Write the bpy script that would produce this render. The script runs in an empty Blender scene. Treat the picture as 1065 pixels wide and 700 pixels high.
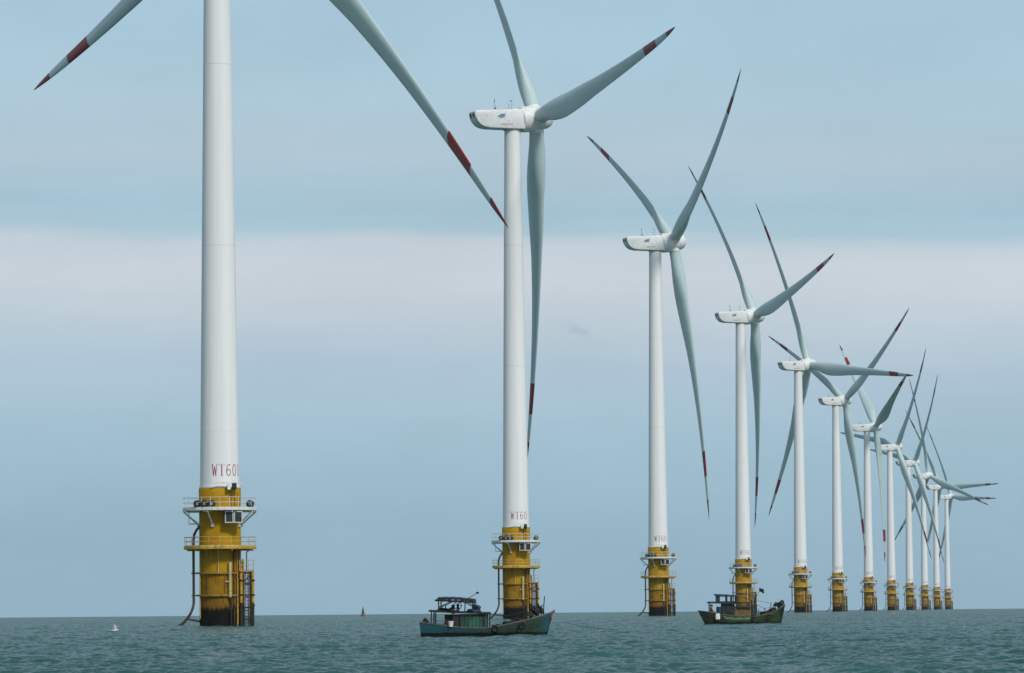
import bpy, bmesh, math, random
import numpy as np
from mathutils import Matrix, Vector

PI = math.pi
rad = math.radians
random.seed(7)
rng = np.random.default_rng(11)
scene = bpy.context.scene
COL = scene.collection

# ------------------------------------------------------------------ camera
EARTH = 6.371e6                      # the sea follows the real curve of the earth
CAM_Z = 1.406
PITCH, ROLL = 0.05716, -0.00887
F_PX = 4968.6                        # focal length for a 1065 px wide picture
PW, PH = 1065.0, 700.0
fwd = Vector((0, math.cos(PITCH), math.sin(PITCH)))
r0 = Vector((1, 0, 0)); u0 = Vector((0, -math.sin(PITCH), math.cos(PITCH)))
cr, sr = math.cos(ROLL), math.sin(ROLL)
cam_r = r0 * cr + u0 * sr
cam_u = u0 * cr - r0 * sr
cam = bpy.data.objects.new('camera', bpy.data.cameras.new('camera'))
COL.objects.link(cam)
m = Matrix.Identity(4)
for i, v in enumerate((cam_r, cam_u, -fwd)):
    for j in range(3):
        m[j][i] = v[j]
m[2][3] = CAM_Z
cam.matrix_world = m
cam.data.sensor_fit = 'HORIZONTAL'
cam.data.sensor_width = 36.0
cam.data.lens = 36.0 * F_PX / PW
cam.data.clip_start = 0.5
cam.data.clip_end = 60000.0
scene.camera = cam

def sea_point(px, py):
    """where the ray through a photo pixel meets the curved sea"""
    d = cam_r * ((px - PW / 2) / F_PX) - cam_u * ((py - PH / 2) / F_PX) + fwd
    h = math.hypot(d.x, d.y); s = d.z / h
    # CAM_Z + s*r = -r^2/2R
    disc = s * s - 2 * CAM_Z / EARTH
    r = EARTH * (-s - math.sqrt(max(disc, 0)))
    return Vector((d.x / h * r, d.y / h * r, -r * r / (2 * EARTH)))

# ------------------------------------------------------------------ sun and sky
SUN_AZ = rad(150)      # clockwise from +Y: to the right and behind the camera
SUN_EL = rad(40)
EXPOSURE = 0.0
sun = bpy.data.objects.new('sun', bpy.data.lights.new('sun', 'SUN'))
COL.objects.link(sun)
sun.data.energy = 2.5
sun.data.angle = rad(10)
sun.data.color = (1.0, 0.95, 0.89)
sd = Vector((math.sin(SUN_AZ) * math.cos(SUN_EL), math.cos(SUN_AZ) * math.cos(SUN_EL), math.sin(SUN_EL)))
sun.rotation_euler = sd.to_track_quat('Z', 'Y').to_euler()
sun.location = (60, -60, 120)

scene.view_settings.view_transform = 'Standard'
scene.view_settings.look = 'None'
scene.view_settings.gamma = 1.0
scene.view_settings.exposure = EXPOSURE
scene.view_settings.use_curve_mapping = False

def s2l(c):
    return tuple(((x / 255) / 12.92 if x / 255 <= 0.04045 else ((x / 255 + 0.055) / 1.055) ** 2.4) for x in c)

class NT:
    """tiny node-tree helper"""
    def __init__(self, tree):
        self.t = tree; self.n = tree.nodes; self.l = tree.links
    def node(self, typ, **kw):
        n = self.n.new(typ)
        for k, v in kw.items():
            setattr(n, k, v)
        return n
    def put(self, sock, v):
        if isinstance(v, bpy.types.NodeSocket):
            self.l.new(v, sock)
        elif v is not None:
            if sock.type == 'RGBA' and len(v) == 3:
                v = (*v, 1)
            sock.default_value = v
    def math(self, op, a, b=None, c=None, clamp=False):
        n = self.node('ShaderNodeMath', operation=op, use_clamp=clamp)
        for i, v in enumerate((a, b, c)):
            if v is not None:
                self.put(n.inputs[i], v)
        return n.outputs[0]
    def mix(self, fac, a, b, blend='MIX'):
        n = self.node('ShaderNodeMix', data_type='RGBA', blend_type=blend)
        self.put(n.inputs[0], fac); self.put(n.inputs[6], a); self.put(n.inputs[7], b)
        return n.outputs[2]
    def ramp(self, fac, stops, interp='LINEAR'):
        n = self.node('ShaderNodeValToRGB')
        cr = n.color_ramp; cr.interpolation = interp
        while len(cr.elements) < len(stops):
            cr.elements.new(0.5)
        for e, (p, c) in zip(cr.elements, stops):
            e.position = p; e.color = (*c, 1) if len(c) == 3 else c
        self.put(n.inputs[0], fac)
        return n.outputs[0]
    def smooth(self, v, lo, hi):
        if lo > hi:
            return self.math('SUBTRACT', 1.0, self.smooth(v, hi, lo))
        n = self.node('ShaderNodeMapRange', interpolation_type='SMOOTHSTEP')
        self.put(n.inputs['Value'], v)
        n.inputs['From Min'].default_value = lo; n.inputs['From Max'].default_value = hi
        return n.outputs['Result']
    def mapping(self, vec, scale=(1, 1, 1), loc=(0, 0, 0)):
        n = self.node('ShaderNodeMapping')
        self.put(n.inputs[0], vec); n.inputs['Scale'].default_value = scale; n.inputs['Location'].default_value = loc
        return n.outputs[0]
    def noise(self, vec, scale, detail=3, rough=0.55):
        n = self.node('ShaderNodeTexNoise')
        self.put(n.inputs['Vector'], vec); n.inputs['Scale'].default_value = scale
        n.inputs['Detail'].default_value = detail; n.inputs['Roughness'].default_value = rough
        return n.outputs[0]

world = bpy.data.worlds.new('World')
scene.world = world
world.use_nodes = True
W = NT(world.node_tree)
W.n.clear()
w_out = W.node('ShaderNodeOutputWorld')
w_bg = W.node('ShaderNodeBackground')
W.l.new(w_bg.outputs[0], w_out.inputs[0])
SKY_STRENGTH = 0.1
w_bg.inputs[1].default_value = SKY_STRENGTH
nish = W.node('ShaderNodeTexSky', sky_type='NISHITA')
nish.sun_disc = False
nish.sun_elevation = SUN_EL
nish.sun_rotation = SUN_AZ
nish.air_density = 1.0; nish.dust_density = 2.0
tc = W.node('ShaderNodeTexCoord')
sep = W.node('ShaderNodeSeparateXYZ'); W.l.new(tc.outputs['Generated'], sep.inputs[0])
el = W.math('ARCSINE', sep.outputs[2])
az = W.math('ARCTAN2', sep.outputs[0], sep.outputs[1])
# sheets of stratus: long flat streaks, so noise is stretched along the horizon
cv = W.node('ShaderNodeCombineXYZ')
W.put(cv.inputs[0], W.math('MULTIPLY', az, 6.0)); W.put(cv.inputs[1], W.math('MULTIPLY', el, 55.0))
n1 = W.noise(cv.outputs[0], 1.0, 4, 0.55)
cv2 = W.node('ShaderNodeCombineXYZ')
W.put(cv2.inputs[0], W.math('MULTIPLY', az, 14.0)); W.put(cv2.inputs[1], W.math('MULTIPLY', el, 30.0)); W.put(cv2.inputs[2], 3.7)
n2 = W.noise(cv2.outputs[0], 1.3, 5, 0.6)
# height above the horizon, in degrees, with streaky edges and the slight lean of the cloud bank
eld = W.math('MULTIPLY', el, 180 / PI)
lean = W.math('MULTIPLY', az, 0.0207 * 180 / PI)
wob = W.math('MULTIPLY', W.math('SUBTRACT', n1, 0.5), 0.85)
h = W.math('ADD', W.math('ADD', eld, lean), wob)
PXD = 180 / PI / F_PX                                  # degrees per photo pixel
def at_y(y):
    return (638 - y) * PXD / 10.0                      # ramp position: 0..10 degrees
low = W.ramp(W.math('DIVIDE', h, 10.0, clamp=True), [
    (0.0, s2l((142, 178, 198))), (at_y(560), s2l((147, 182, 201))), (at_y(470), s2l((156, 188, 205))),
    (at_y(385), s2l((171, 193, 210))), (at_y(330), s2l((190, 203, 213))), (at_y(285), s2l((200, 208, 216))),
    (at_y(262), s2l((190, 203, 214))), (at_y(248), s2l((165, 193, 207))), (at_y(220), s2l((158, 189, 205))),
    (at_y(170), s2l((172, 193, 207))), (at_y(110), s2l((168, 195, 210))), (at_y(30), s2l((162, 193, 210))), (1.0, s2l((157, 187, 204)))])
high = W.ramp(W.math('DIVIDE', eld, 90.0, clamp=True), [
    (0.0, s2l((157, 187, 204))), (0.12, s2l((160, 190, 210))), (0.3, s2l((150, 176, 194))), (0.6, s2l((165, 182, 196))), (1.0, s2l((175, 188, 198)))])
clouds = W.mix(W.smooth(eld, 8.5, 13.0), low, high)
# mottling of the sheet
mott = W.math('ADD', 0.985, W.math('MULTIPLY', n2, 0.22))
clouds = W.mix(1.0, clouds, mott, 'MULTIPLY')
# one small dark wisp of cloud, low over the row
wx = W.math('DIVIDE', W.math('SUBTRACT', az, (604 - 532.5) / F_PX), 17 / F_PX)
wy = W.math('DIVIDE', W.math('SUBTRACT', el, W.math('SUBTRACT', (638 - 351) / F_PX, W.math('MULTIPLY', W.math('SUBTRACT', az, (604 - 532.5) / F_PX), 0.42))), 6 / F_PX)
r2 = W.math('ADD', W.math('MULTIPLY', wx, wx), W.math('MULTIPLY', wy, wy))
cv3 = W.node('ShaderNodeCombineXYZ'); W.put(cv3.inputs[0], W.math('MULTIPLY', az, 700.0)); W.put(cv3.inputs[1], W.math('MULTIPLY', el, 1100.0))
n3 = W.noise(cv3.outputs[0], 0.6, 4, 0.6)
wisp = W.math('MULTIPLY', W.math('POWER', 2.718, W.math('MULTIPLY', r2, -1.0)), W.math('MULTIPLY', W.smooth(n3, 0.3, 0.7), 0.42))
clouds = W.mix(wisp, clouds, s2l((140, 168, 192)))
# unseen sky left behind the camera, dimmed to put the blade backs in shade
dotn = W.node('ShaderNodeVectorMath', operation='DOT_PRODUCT')
W.l.new(tc.outputs['Generated'], dotn.inputs[0]); dotn.inputs[1].default_value = Vector((-0.80, -0.58, 0.12)).normalized()
sky_dim = W.math('SUBTRACT', 1.0, W.math('MULTIPLY', W.smooth(dotn.outputs['Value'], 0.0, 0.8), 0.30))
clouds = W.mix(1.0, clouds, sky_dim, 'MULTIPLY')
clouds10 = W.mix(1.0, clouds, (1 / SKY_STRENGTH,) * 3, 'MULTIPLY')
W.l.new(W.mix(0.93, nish.outputs[0], clouds10), w_bg.inputs[0])

# ------------------------------------------------------------------ materials
def new_mat(name):
    mt = bpy.data.materials.new(name)
    mt.use_nodes = True
    t = NT(mt.node_tree)
    b = t.n['Principled BSDF']
    return mt, t, b

def obj_co(t):
    return t.node('ShaderNodeTexCoord').outputs['Object']

def simple(name, c, rough=0.5, metal=0.0, var=0.25, scale=3.0, dirt=None, spec=0.4, streak=False):
    mt, t, b = new_mat(name)
    co = obj_co(t)
    if streak:
        co = t.mapping(co, (1, 1, 0.12))
    n = t.noise(co, scale, 5, 0.6)
    lo = tuple(x * (1 - var) for x in c); hi = tuple(min(1, x * (1 + var)) for x in c)
    colr = t.mix(t.smooth(n, 0.3, 0.7), lo, hi)
    if dirt:
        n2 = t.noise(co, scale * 2.3, 6, 0.65)
        colr = t.mix(t.math('MULTIPLY', t.smooth(n2, 0.52, 0.72), 0.8), colr, dirt)
    t.put(b.inputs['Base Color'], colr)
    b.inputs['Roughness'].default_value = rough
    b.inputs['Metallic'].default_value = metal
    b.inputs['Specular IOR Level'].default_value = spec
    return mt

def tower_paint():
    mt, t, b = new_mat('tower_paint')
    co = obj_co(t)
    s = t.node('ShaderNodeSeparateXYZ'); t.put(s.inputs[0], co); z = s.outputs[2]
    n = t.noise(t.mapping(co, (1.2, 1.2, 0.03)), 1.6, 4)
    c = t.mix(t.smooth(n, 0.35, 0.75), (0.80, 0.80, 0.79), (0.73, 0.74, 0.735))
    n2 = t.noise(t.mapping(co, (2.5, 2.5, 0.08)), 1.3, 5)
    c = t.mix(t.math('MULTIPLY', t.smooth(n2, 0.6, 0.8), 0.25), c, (0.55, 0.55, 0.52))
    # welded seams where the tower cans meet
    for zs, wd, st in ((20.1, 0.025, 0.2), (39.4, 0.035, 0.34), (58.3, 0.035, 0.4), (68, .03, .2)):
        k = t.math('COMPARE', z, zs, wd)
        c = t.mix(t.math('MULTIPLY', k, st), c, (0.33, 0.34, 0.34))
    t.put(b.inputs['Base Color'], c)
    b.inputs['Roughness'].default_value = 0.42
    b.inputs['Specular IOR Level'].default_value = 0.35
    return mt

def blade_paint():
    mt, t, b = new_mat('blade_paint')
    co = obj_co(t)
    s = t.node('ShaderNodeSeparateXYZ'); t.put(s.inputs[0], co); z = s.outputs[2]
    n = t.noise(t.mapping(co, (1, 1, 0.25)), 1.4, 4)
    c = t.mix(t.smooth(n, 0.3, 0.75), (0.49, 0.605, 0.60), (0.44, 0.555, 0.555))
    L = BLADE_L
    # red warning bands near the tip, with slightly slanting edges
    zz = t.math('ADD', z, t.math('MULTIPLY', s.outputs[1], 0.35))
    tip = t.math('GREATER_THAN', zz, L * 0.928)
    band = t.math('MULTIPLY', t.math('GREATER_THAN', zz, L * 0.757), t.math('LESS_THAN', zz, L * 0.847))
    n3 = t.noise(co, 2.0, 4)
    red = t.mix(n3, (0.23, 0.017, 0.019), (0.27, 0.021, 0.022))
    c = t.mix(t.math('MAXIMUM', tip, band), c, red)
    t.put(b.inputs['Base Color'], c)
    b.inputs['Roughness'].default_value = 0.45
    b.inputs['Specular IOR Level'].default_value = 0.35
    return mt

def pile_paint():
    mt, t, b = new_mat('yellow_pile_paint')
    co = obj_co(t)
    s = t.node('ShaderNodeSeparateXYZ'); t.put(s.inputs[0], co); z = s.outputs[2]
    big = t.noise(co, 0.55, 4)
    streak = t.noise(t.mapping(co, (2.2, 2.2, 0.16)), 1.5, 5, 0.65)
    fine = t.noise(co, 4.0, 5, 0.65)
    c = t.mix(t.smooth(big, 0.3, 0.7), (0.37, 0.195, 0.006), (0.45, 0.262, 0.009))
    # rust running down from the stiffener rings and decks
    for z1, ln, st in ((8.0, 1.6, .55), (5.45, 2.1, .8), (3.15, 1.9, .95), (12.0, 1.0, .35)):
        g = t.math('MULTIPLY', t.math('LESS_THAN', z, z1), t.smooth(z, z1 - ln, z1))
        g = t.math('MULTIPLY', g, t.smooth(streak, 0.38, 0.62))
        c = t.mix(t.math('MULTIPLY', g, st), c, (0.12, 0.045, 0.012))
    c = t.mix(t.math('MULTIPLY', t.smooth(fine, 0.54, 0.74), 0.6), c, (0.20, 0.085, 0.02))
    blot = t.noise(t.mapping(co, (1, 1, 0.7), (3, 5, 1)), 1.1, 6, 0.7)
    c = t.mix(t.math('MULTIPLY', t.math('MULTIPLY', t.smooth(blot, 0.50, 0.66), t.smooth(z, 9.0, 2.5)), 0.6), c, (0.13, 0.058, 0.012))
    # algae and weed of the splash zone
    lv = t.math('ADD', z, t.math('ADD', t.math('MULTIPLY', t.math('SUBTRACT', streak, 0.5), 1.2), t.math('MULTIPLY', t.math('SUBTRACT', fine, 0.5), 1.0)))
    c = t.mix(t.math('MULTIPLY', t.math('SUBTRACT', 1.0, t.smooth(lv, 1.6, 6.5)), 0.75), c, (0.15, 0.07, 0.012))
    c = t.mix(t.math('SUBTRACT', 1.0, t.smooth(lv, 1.6, 2.2)), c, (0.006, 0.007, 0.006))
    t.put(b.inputs['Base Color'], c)
    b.inputs['Roughness'].default_value = 0.7
    b.inputs['Specular IOR Level'].default_value = 0.08
    return mt

BLADE_L = 0.7502 * 78.4
HUB_Z = 78.4
M = {
    'tower': tower_paint(), 'blade': blade_paint(), 'pile': pile_paint(),
    'white': simple('white_paint', (0.74, 0.75, 0.74), 0.45, var=0.05, scale=1.2, dirt=(0.5, 0.49, 0.45)),
    'grey_panel': simple('grey_panel', (0.42, 0.45, 0.45), 0.5, var=0.1),
    'dark_vent': simple('dark_vent', (0.025, 0.03, 0.03), 0.6, var=0.3),
    'platform_white': simple('platform_white', (0.62, 0.65, 0.63), 0.5, var=0.12, dirt=(0.25, 0.15, 0.08)),
    'yellow': simple('yellow_steel', (0.46, 0.27, 0.02), 0.6, var=0.2, scale=1.5, dirt=(0.14, 0.06, 0.02)),
    'pale_yellow': simple('pale_yellow_rail', (0.50, 0.42, 0.16), 0.6, var=0.2, scale=1.5, dirt=(0.2, 0.09, 0.03)),
    'weed': simple('weedy_steel', (0.022, 0.02, 0.014), 0.75, var=0.5, scale=2.0, dirt=(0.10, 0.045, 0.012)),
    'rusty': simple('rusty_steel', (0.11, 0.05, 0.014), 0.75, var=0.5, scale=1.6, dirt=(0.30, 0.16, 0.02)),
    'band': simple('stained_yellow', (0.26, 0.15, 0.02), 0.65, var=0.35, scale=1.5, dirt=(0.07, 0.035, 0.012)),
    'tube': simple('cable_tube_steel', (0.06, 0.042, 0.025), 0.6, var=0.5, scale=1.2, dirt=(0.02, 0.02, 0.02)),
    'drum': simple('black_rubber', (0.012, 0.014, 0.015), 0.6, var=0.3),
    'letter': simple('faded_red_lettering', (0.30, 0.04, 0.06), 0.6, var=0.35, scale=3.0),
    'logo': simple('blue_logo_paint', (0.10, 0.26, 0.42), 0.5, var=0.1),
    'logo_grey': simple('grey_lettering', (0.38, 0.40, 0.40), 0.5, var=0.1),
    'metal': simple('galvanised', (0.35, 0.37, 0.37), 0.4, 0.6, var=0.2),
}

# ------------------------------------------------------------------ mesh builder
class MB:
    def __init__(self):
        self.v = []; self.f = []; self.mi = []; self.mats = []
    def mat(self, m):
        if m not in self.mats:
            self.mats.append(m)
        return self.mats.index(m)
    def add(self, vs, fs, m):
        o = len(self.v); k = self.mat(m)
        self.v += [tuple(v) for v in vs]
        for f in fs:
            self.f.append([i + o for i in f]); self.mi.append(k)
    def box(self, c, s, m, rot=None, bevel=0.0):
        bm = bmesh.new()
        bmesh.ops.create_cube(bm, size=1.0)
        bmesh.ops.scale(bm, vec=s, verts=bm.verts)
        if bevel:
            bmesh.ops.bevel(bm, geom=bm.edges[:], offset=bevel, segments=2, affect='EDGES')
        mt = Matrix.Translation(c) @ (rot.to_4x4() if rot else Matrix.Identity(4))
        bm.transform(mt); bm.verts.index_update()
        self.add([v.co[:] for v in bm.verts], [[v.index for v in f.verts] for f in bm.faces], m)
        bm.free()
    def tube(self, pts, r, m, n=8, caps=True):
        """round bar along a polyline; r a number or one radius per point"""
        P = [Vector(p) for p in pts]
        R = r if isinstance(r, (list, tuple)) else [r] * len(P)
        vs, fs = [], []
        up = None
        for i, p in enumerate(P):
            d = (P[min(i + 1, len(P) - 1)] - P[max(i - 1, 0)]).normalized()
            if up is None:
                up = Vector((0, 0, 1)) if abs(d.z) < 0.9 else Vector((1, 0, 0))
            a = d.cross(up).normalized(); b = a.cross(d).normalized(); up = b
            for k in range(n):
                t = 2 * PI * k / n
                vs.append(p + (a * math.cos(t) + b * math.sin(t)) * R[i])
        for i in range(len(P) - 1):
            for k in range(n):
                fs.append([i * n + k, i * n + (k + 1) % n, (i + 1) * n + (k + 1) % n, (i + 1) * n + k])
        if caps:
            fs.append(list(range(n))[::-1]); fs.append([(len(P) - 1) * n + k for k in range(n)])
        self.add(vs, fs, m)
    def lathe(self, prof, m, n=48, axis='Z', a0=0.0, a1=2 * PI, closed=False):
        full = abs(a1 - a0 - 2 * PI) < 1e-6
        cnt = n if full else n + 1
        vs, fs = [], []
        for (r, z) in prof:
            for k in range(cnt):
                t = a0 + (a1 - a0) * k / n
                c = (r * math.cos(t), r * math.sin(t), z)
                if axis == 'X':
                    c = (z, r * math.cos(t), r * math.sin(t))
                elif axis == 'Y':
                    c = (r * math.sin(t), z, r * math.cos(t))
                vs.append(c)
        np_ = len(prof)
        for i in range(np_ if closed else np_ - 1):
            for k in range(n if full else n):
                j = (i + 1) % np_
                k2 = (k + 1) % cnt
                fs.append([i * cnt + k, i * cnt + k2, j * cnt + k2, j * cnt + k])
        if not closed and full:
            if prof[0][0] > 1e-6: fs.append(list(range(n))[::-1])
            if prof[-1][0] > 1e-6: fs.append([(np_ - 1) * n + k for k in range(n)])
        self.add(vs, fs, m)
    def loft(self, rings, m, caps=True):
        n = len(rings[0]); vs = [p for r in rings for p in r]; fs = []
        for i in range(len(rings) - 1):
            for k in range(n):
                fs.append([i * n + k, i * n + (k + 1) % n, (i + 1) * n + (k + 1) % n, (i + 1) * n + k])
        if caps:
            fs.append(list(range(n))[::-1]); fs.append([(len(rings) - 1) * n + k for k in range(n)])
        self.add(vs, fs, m)
    def mesh(self, name, smooth=True, ang=35):
        me = bpy.data.meshes.new(name)
        me.from_pydata(self.v, [], self.f)
        for m in self.mats:
            me.materials.append(m)
        me.polygons.foreach_set('material_index', self.mi)
        bm = bmesh.new(); bm.from_mesh(me)
        bmesh.ops.remove_doubles(bm, verts=bm.verts, dist=1e-5)
        bmesh.ops.recalc_face_normals(bm, faces=bm.faces)
        bm.to_mesh(me); bm.free()
        if smooth:
            me.polygons.foreach_set('use_smooth', [True] * len(me.polygons))
            me.set_sharp_from_angle(angle=rad(ang))
        me.update()
        return me
    def build(self, name, parent=None, loc=None, smooth=True, ang=35):
        o = bpy.data.objects.new(name, self.mesh(name, smooth, ang))
        COL.objects.link(o)
        if parent: o.parent = parent
        if loc: o.location = loc
        return o

def tag(o, label=None, cat=None, group=None, kind=None):
    if label: o['label'] = label
    if cat: o['category'] = cat
    if group: o['group'] = group
    if kind: o['kind'] = kind
    return o

def empty(name, loc, rz=0.0):
    o = bpy.data.objects.new(name, None)
    o.empty_display_size = 0.5
    COL.objects.link(o); o.location = loc; o.rotation_euler = (0, 0, rz)
    return o

# ------------------------------------------------------------------ the sea
SEA_A, SEA_B, SEA_REFL = (0.017, 0.074, 0.068), (0.024, 0.095, 0.086), 0.68
WAVES = []
wdir = rad(200)
for i in range(90):
    lam = 0.42 * (11.0 / 0.42) ** (i / 89.0)
    th = wdir + rng.normal(0, 0.6)
    amp = 0.0122 * lam ** 0.90 * (1.0 if lam < 0.8 else (0.8 / lam) ** 1.15) * rng.uniform(0.6, 1.3)
    WAVES.append((lam, th, amp, rng.uniform(0, 2 * PI)))

def build_sea():
    # rows: a ring every fraction of the distance; columns: dense across the view, coarse behind
    rows = [2.0]
    while rows[-1] < 7500:
        r = rows[-1]
        if r < 45: dr = 0.04 * r
        elif r < 70: dr = 0.25
        elif r < 260: dr = 0.0013 * r
        elif r < 800: dr = 0.0014 * r
        else: dr = 0.004 * r
        rows.append(r + dr)
    rr = np.array(rows)
    dr = np.gradient(rr)
    inner = np.arange(-0.16, 0.1601, 0.0004)
    outer = np.linspace(0.16, 2 * PI - 0.16, 90)[1:-1]
    tt = np.concatenate([inner, outer])
    nr, nt = len(rr), len(tt)
    X = (rr[:, None] * np.sin(tt)[None, :]); Y = (rr[:, None] * np.cos(tt)[None, :])
    Z = -(rr ** 2 / (2 * EARTH))[:, None] * np.ones((1, nt))
    ni = len(inner)
    xi, yi = X[:, :ni], Y[:, :ni]
    # gusts: patches where the chop is higher or lower
    g = np.ones_like(xi)
    for lx, ly, am in ((3.1, 7, .22), (5.3, 13, .25), (9, 22, .22), (17, 41, .2), (2.1, 4.3, .2), (33, 90, .2)):
        for _ in range(2):
            p1, p2, t_ = rng.uniform(0, 6), rng.uniform(0, 6), rng.uniform(-.5, .5)
            g += am * np.sin((xi + t_ * yi) * 2 * PI / lx + p1) * np.sin((yi - t_ * xi) * 2 * PI / ly + p2)
    g = np.clip(g, .3, 2.0)
    zw = np.zeros_like(xi)
    for lam, th, amp, ph in WAVES:
        fade = np.clip((lam / (1.8 * dr) - 1.0), 0, 1) * np.clip((rr - 25) / 20, 0, 1)
        idx = np.where(fade > 0)[0]
        if len(idx) == 0: continue
        a, b = idx[0], idx[-1] + 1
        k = 2 * PI / lam
        p = k * (xi[a:b] * math.sin(th) + yi[a:b] * math.cos(th)) + ph
        s = np.sin(p)
        zw[a:b] += (amp * fade[a:b])[:, None] * (s - 0.15 * np.cos(2 * p))
    zw = zw * g; zw = np.where(zw > 0, np.minimum(zw * (1 + 2.0 * np.clip(zw, 0, .2)), .10 + .45 * np.maximum(zw - .085, 0)), zw)
    edge = np.clip((0.16 - np.abs(inner)) / 0.015, 0, 1)[None, :]
    Z[:, :ni] += zw * edge
    co = np.stack([X, Y, Z], -1).reshape(-1, 3)
    i0 = (np.arange(nr - 1)[:, None] * nt + np.arange(nt)[None, :])
    i1 = (np.arange(nr - 1)[:, None] * nt + (np.arange(nt) + 1)[None, :] % nt)
    quads = np.stack([i0, i0 + nt, i1 + nt, i1], -1).reshape(-1, 4)
    # orientation: make normals point up
    me = bpy.data.meshes.new('sea')
    centre = len(co)
    co = np.vstack([co, [[0, 0, 0]]])
    tris = np.stack([np.full(nt, centre), np.arange(nt), (np.arange(nt) + 1) % nt], -1)
    a, b, c = co[quads[0, 0]], co[quads[0, 1]], co[quads[0, 2]]
    if np.cross(b - a, c - a)[2] < 0: quads = quads[:, ::-1]
    a, b, c = co[tris[0]]
    if np.cross(b - a, c - a)[2] < 0: tris = tris[:, ::-1]
    me.vertices.add(len(co)); me.vertices.foreach_set('co', co.astype(np.float32).ravel())
    nl = quads.size + tris.size
    me.loops.add(nl); me.loops.foreach_set('vertex_index', np.concatenate([quads.ravel(), tris.ravel()]).astype(np.int32))
    npoly = len(quads) + len(tris)
    me.polygons.add(npoly)
    starts = np.concatenate([np.arange(len(quads)) * 4, len(quads) * 4 + np.arange(len(tris)) * 3]).astype(np.int32)
    me.polygons.foreach_set('loop_start', starts)
    me.polygons.foreach_set('use_smooth', np.ones(npoly, dtype=bool))
    me.update(calc_edges=True)
    mt, t, b = new_mat('sea_water')
    geo = t.node('ShaderNodeNewGeometry')
    pos = geo.outputs['Position']
    # ripples too small for the mesh tilt the surface normal itself
    tilt = None
    for sc, st in ((0.45, 0.16), (1.3, 0.34), (4.0, 0.34), (12.0, 0.22)):
        nn = t.node('ShaderNodeTexNoise'); nn.inputs['Scale'].default_value = sc; nn.inputs['Detail'].default_value = 2
        t.put(nn.inputs['Vector'], t.mapping(pos, (0.8, 1.0, 0.0), (sc, 2 * sc, 0)))
        v = t.node('ShaderNodeVectorMath', operation='SUBTRACT'); t.put(v.inputs[0], nn.outputs['Color']); v.inputs[1].default_value = (.5, .5, .5)
        v2 = t.node('ShaderNodeVectorMath', operation='MULTIPLY'); t.put(v2.inputs[0], v.outputs[0]); v2.inputs[1].default_value = (3.0 * st, 3.0 * st, 0)
        if tilt is None: tilt = v2.outputs[0]
        else:
            ad = t.node('ShaderNodeVectorMath', operation='ADD'); t.put(ad.inputs[0], tilt); t.put(ad.inputs[1], v2.outputs[0]); tilt = ad.outputs[0]
    ad = t.node('ShaderNodeVectorMath', operation='ADD'); t.put(ad.inputs[0], tilt); t.put(ad.inputs[1], geo.outputs['Normal'])
    nz = t.node('ShaderNodeVectorMath', operation='NORMALIZE'); t.put(nz.inputs[0], ad.outputs[0])
    nrm = nz.outputs[0]
    patch = t.noise(t.mapping(pos, (0.04, 0.012, 0.0)), 1.0, 3)
    c = t.mix(t.smooth(patch, 0.35, 0.65), SEA_A, SEA_B)
    # scattered pale flecks: white glints painted into the water colour
    fl1 = t.noise(t.mapping(pos, (0.9, 0.5, 0)), 1.0, 5, 0.65); fl2 = t.noise(t.mapping(pos, (0.05, 0.03, 0)), 1.0, 2)
    glint = t.math('MULTIPLY', t.smooth(fl1, 0.69, 0.76), t.smooth(fl2, 0.5, 0.62))
    c = t.mix(t.math('MULTIPLY', glint, 0.55), c, (0.45, 0.50, 0.49))
    t.n.remove(b)
    out = t.n['Material Output']
    body = t.node('ShaderNodeBsdfDiffuse'); t.put(body.inputs['Color'], c); t.put(body.inputs['Normal'], nrm)
    glo = t.node('ShaderNodeBsdfGlossy'); glo.inputs['Roughness'].default_value = 0.12; t.put(glo.inputs['Normal'], nrm)
    fr = t.node('ShaderNodeFresnel'); fr.inputs['IOR'].default_value = 1.333; t.put(fr.inputs['Normal'], nrm)
    mx = t.node('ShaderNodeMixShader')
    # facets hide one another at a grazing view, so a rough sea never mirrors the sky fully
    t.put(mx.inputs[0], t.math('MULTIPLY', fr.outputs[0], SEA_REFL))
    t.l.new(body.outputs[0], mx.inputs[1]); t.l.new(glo.outputs[0], mx.inputs[2]); t.l.new(mx.outputs[0], out.inputs['Surface'])
    me.materials.append(mt)
    o = bpy.data.objects.new('sea', me); COL.objects.link(o)
    tag(o, kind='structure')
    return o
build_sea()

# ------------------------------------------------------------------ wind turbine: every part once
TW_R0, TW_R1, TW_Z0, TW_Z1 = 2.05, 1.27, 14.3, 76.7
def tower_r(z):
    return TW_R0 + (TW_R1 - TW_R0) * (z - TW_Z0) / (TW_Z1 - TW_Z0)

def on_pile(deg, r, z):
    """0 deg faces the camera, positive to the right"""
    a = rad(deg)
    return Vector((r * math.sin(a), -r * math.cos(a), z))

def mesh_tower():
    b = MB()
    prof = [(tower_r(TW_Z0) + 0.06, TW_Z0), (tower_r(TW_Z0) + 0.06, TW_Z0 + 0.18), (tower_r(TW_Z0), TW_Z0 + 0.19)]
    for z in np.linspace(16, 76, 21):
        prof.append((tower_r(z), float(z)))
    prof += [(TW_R1, TW_Z1)]
    b.lathe(prof, M['tower'], 64)
    return b.mesh('tower')

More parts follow.
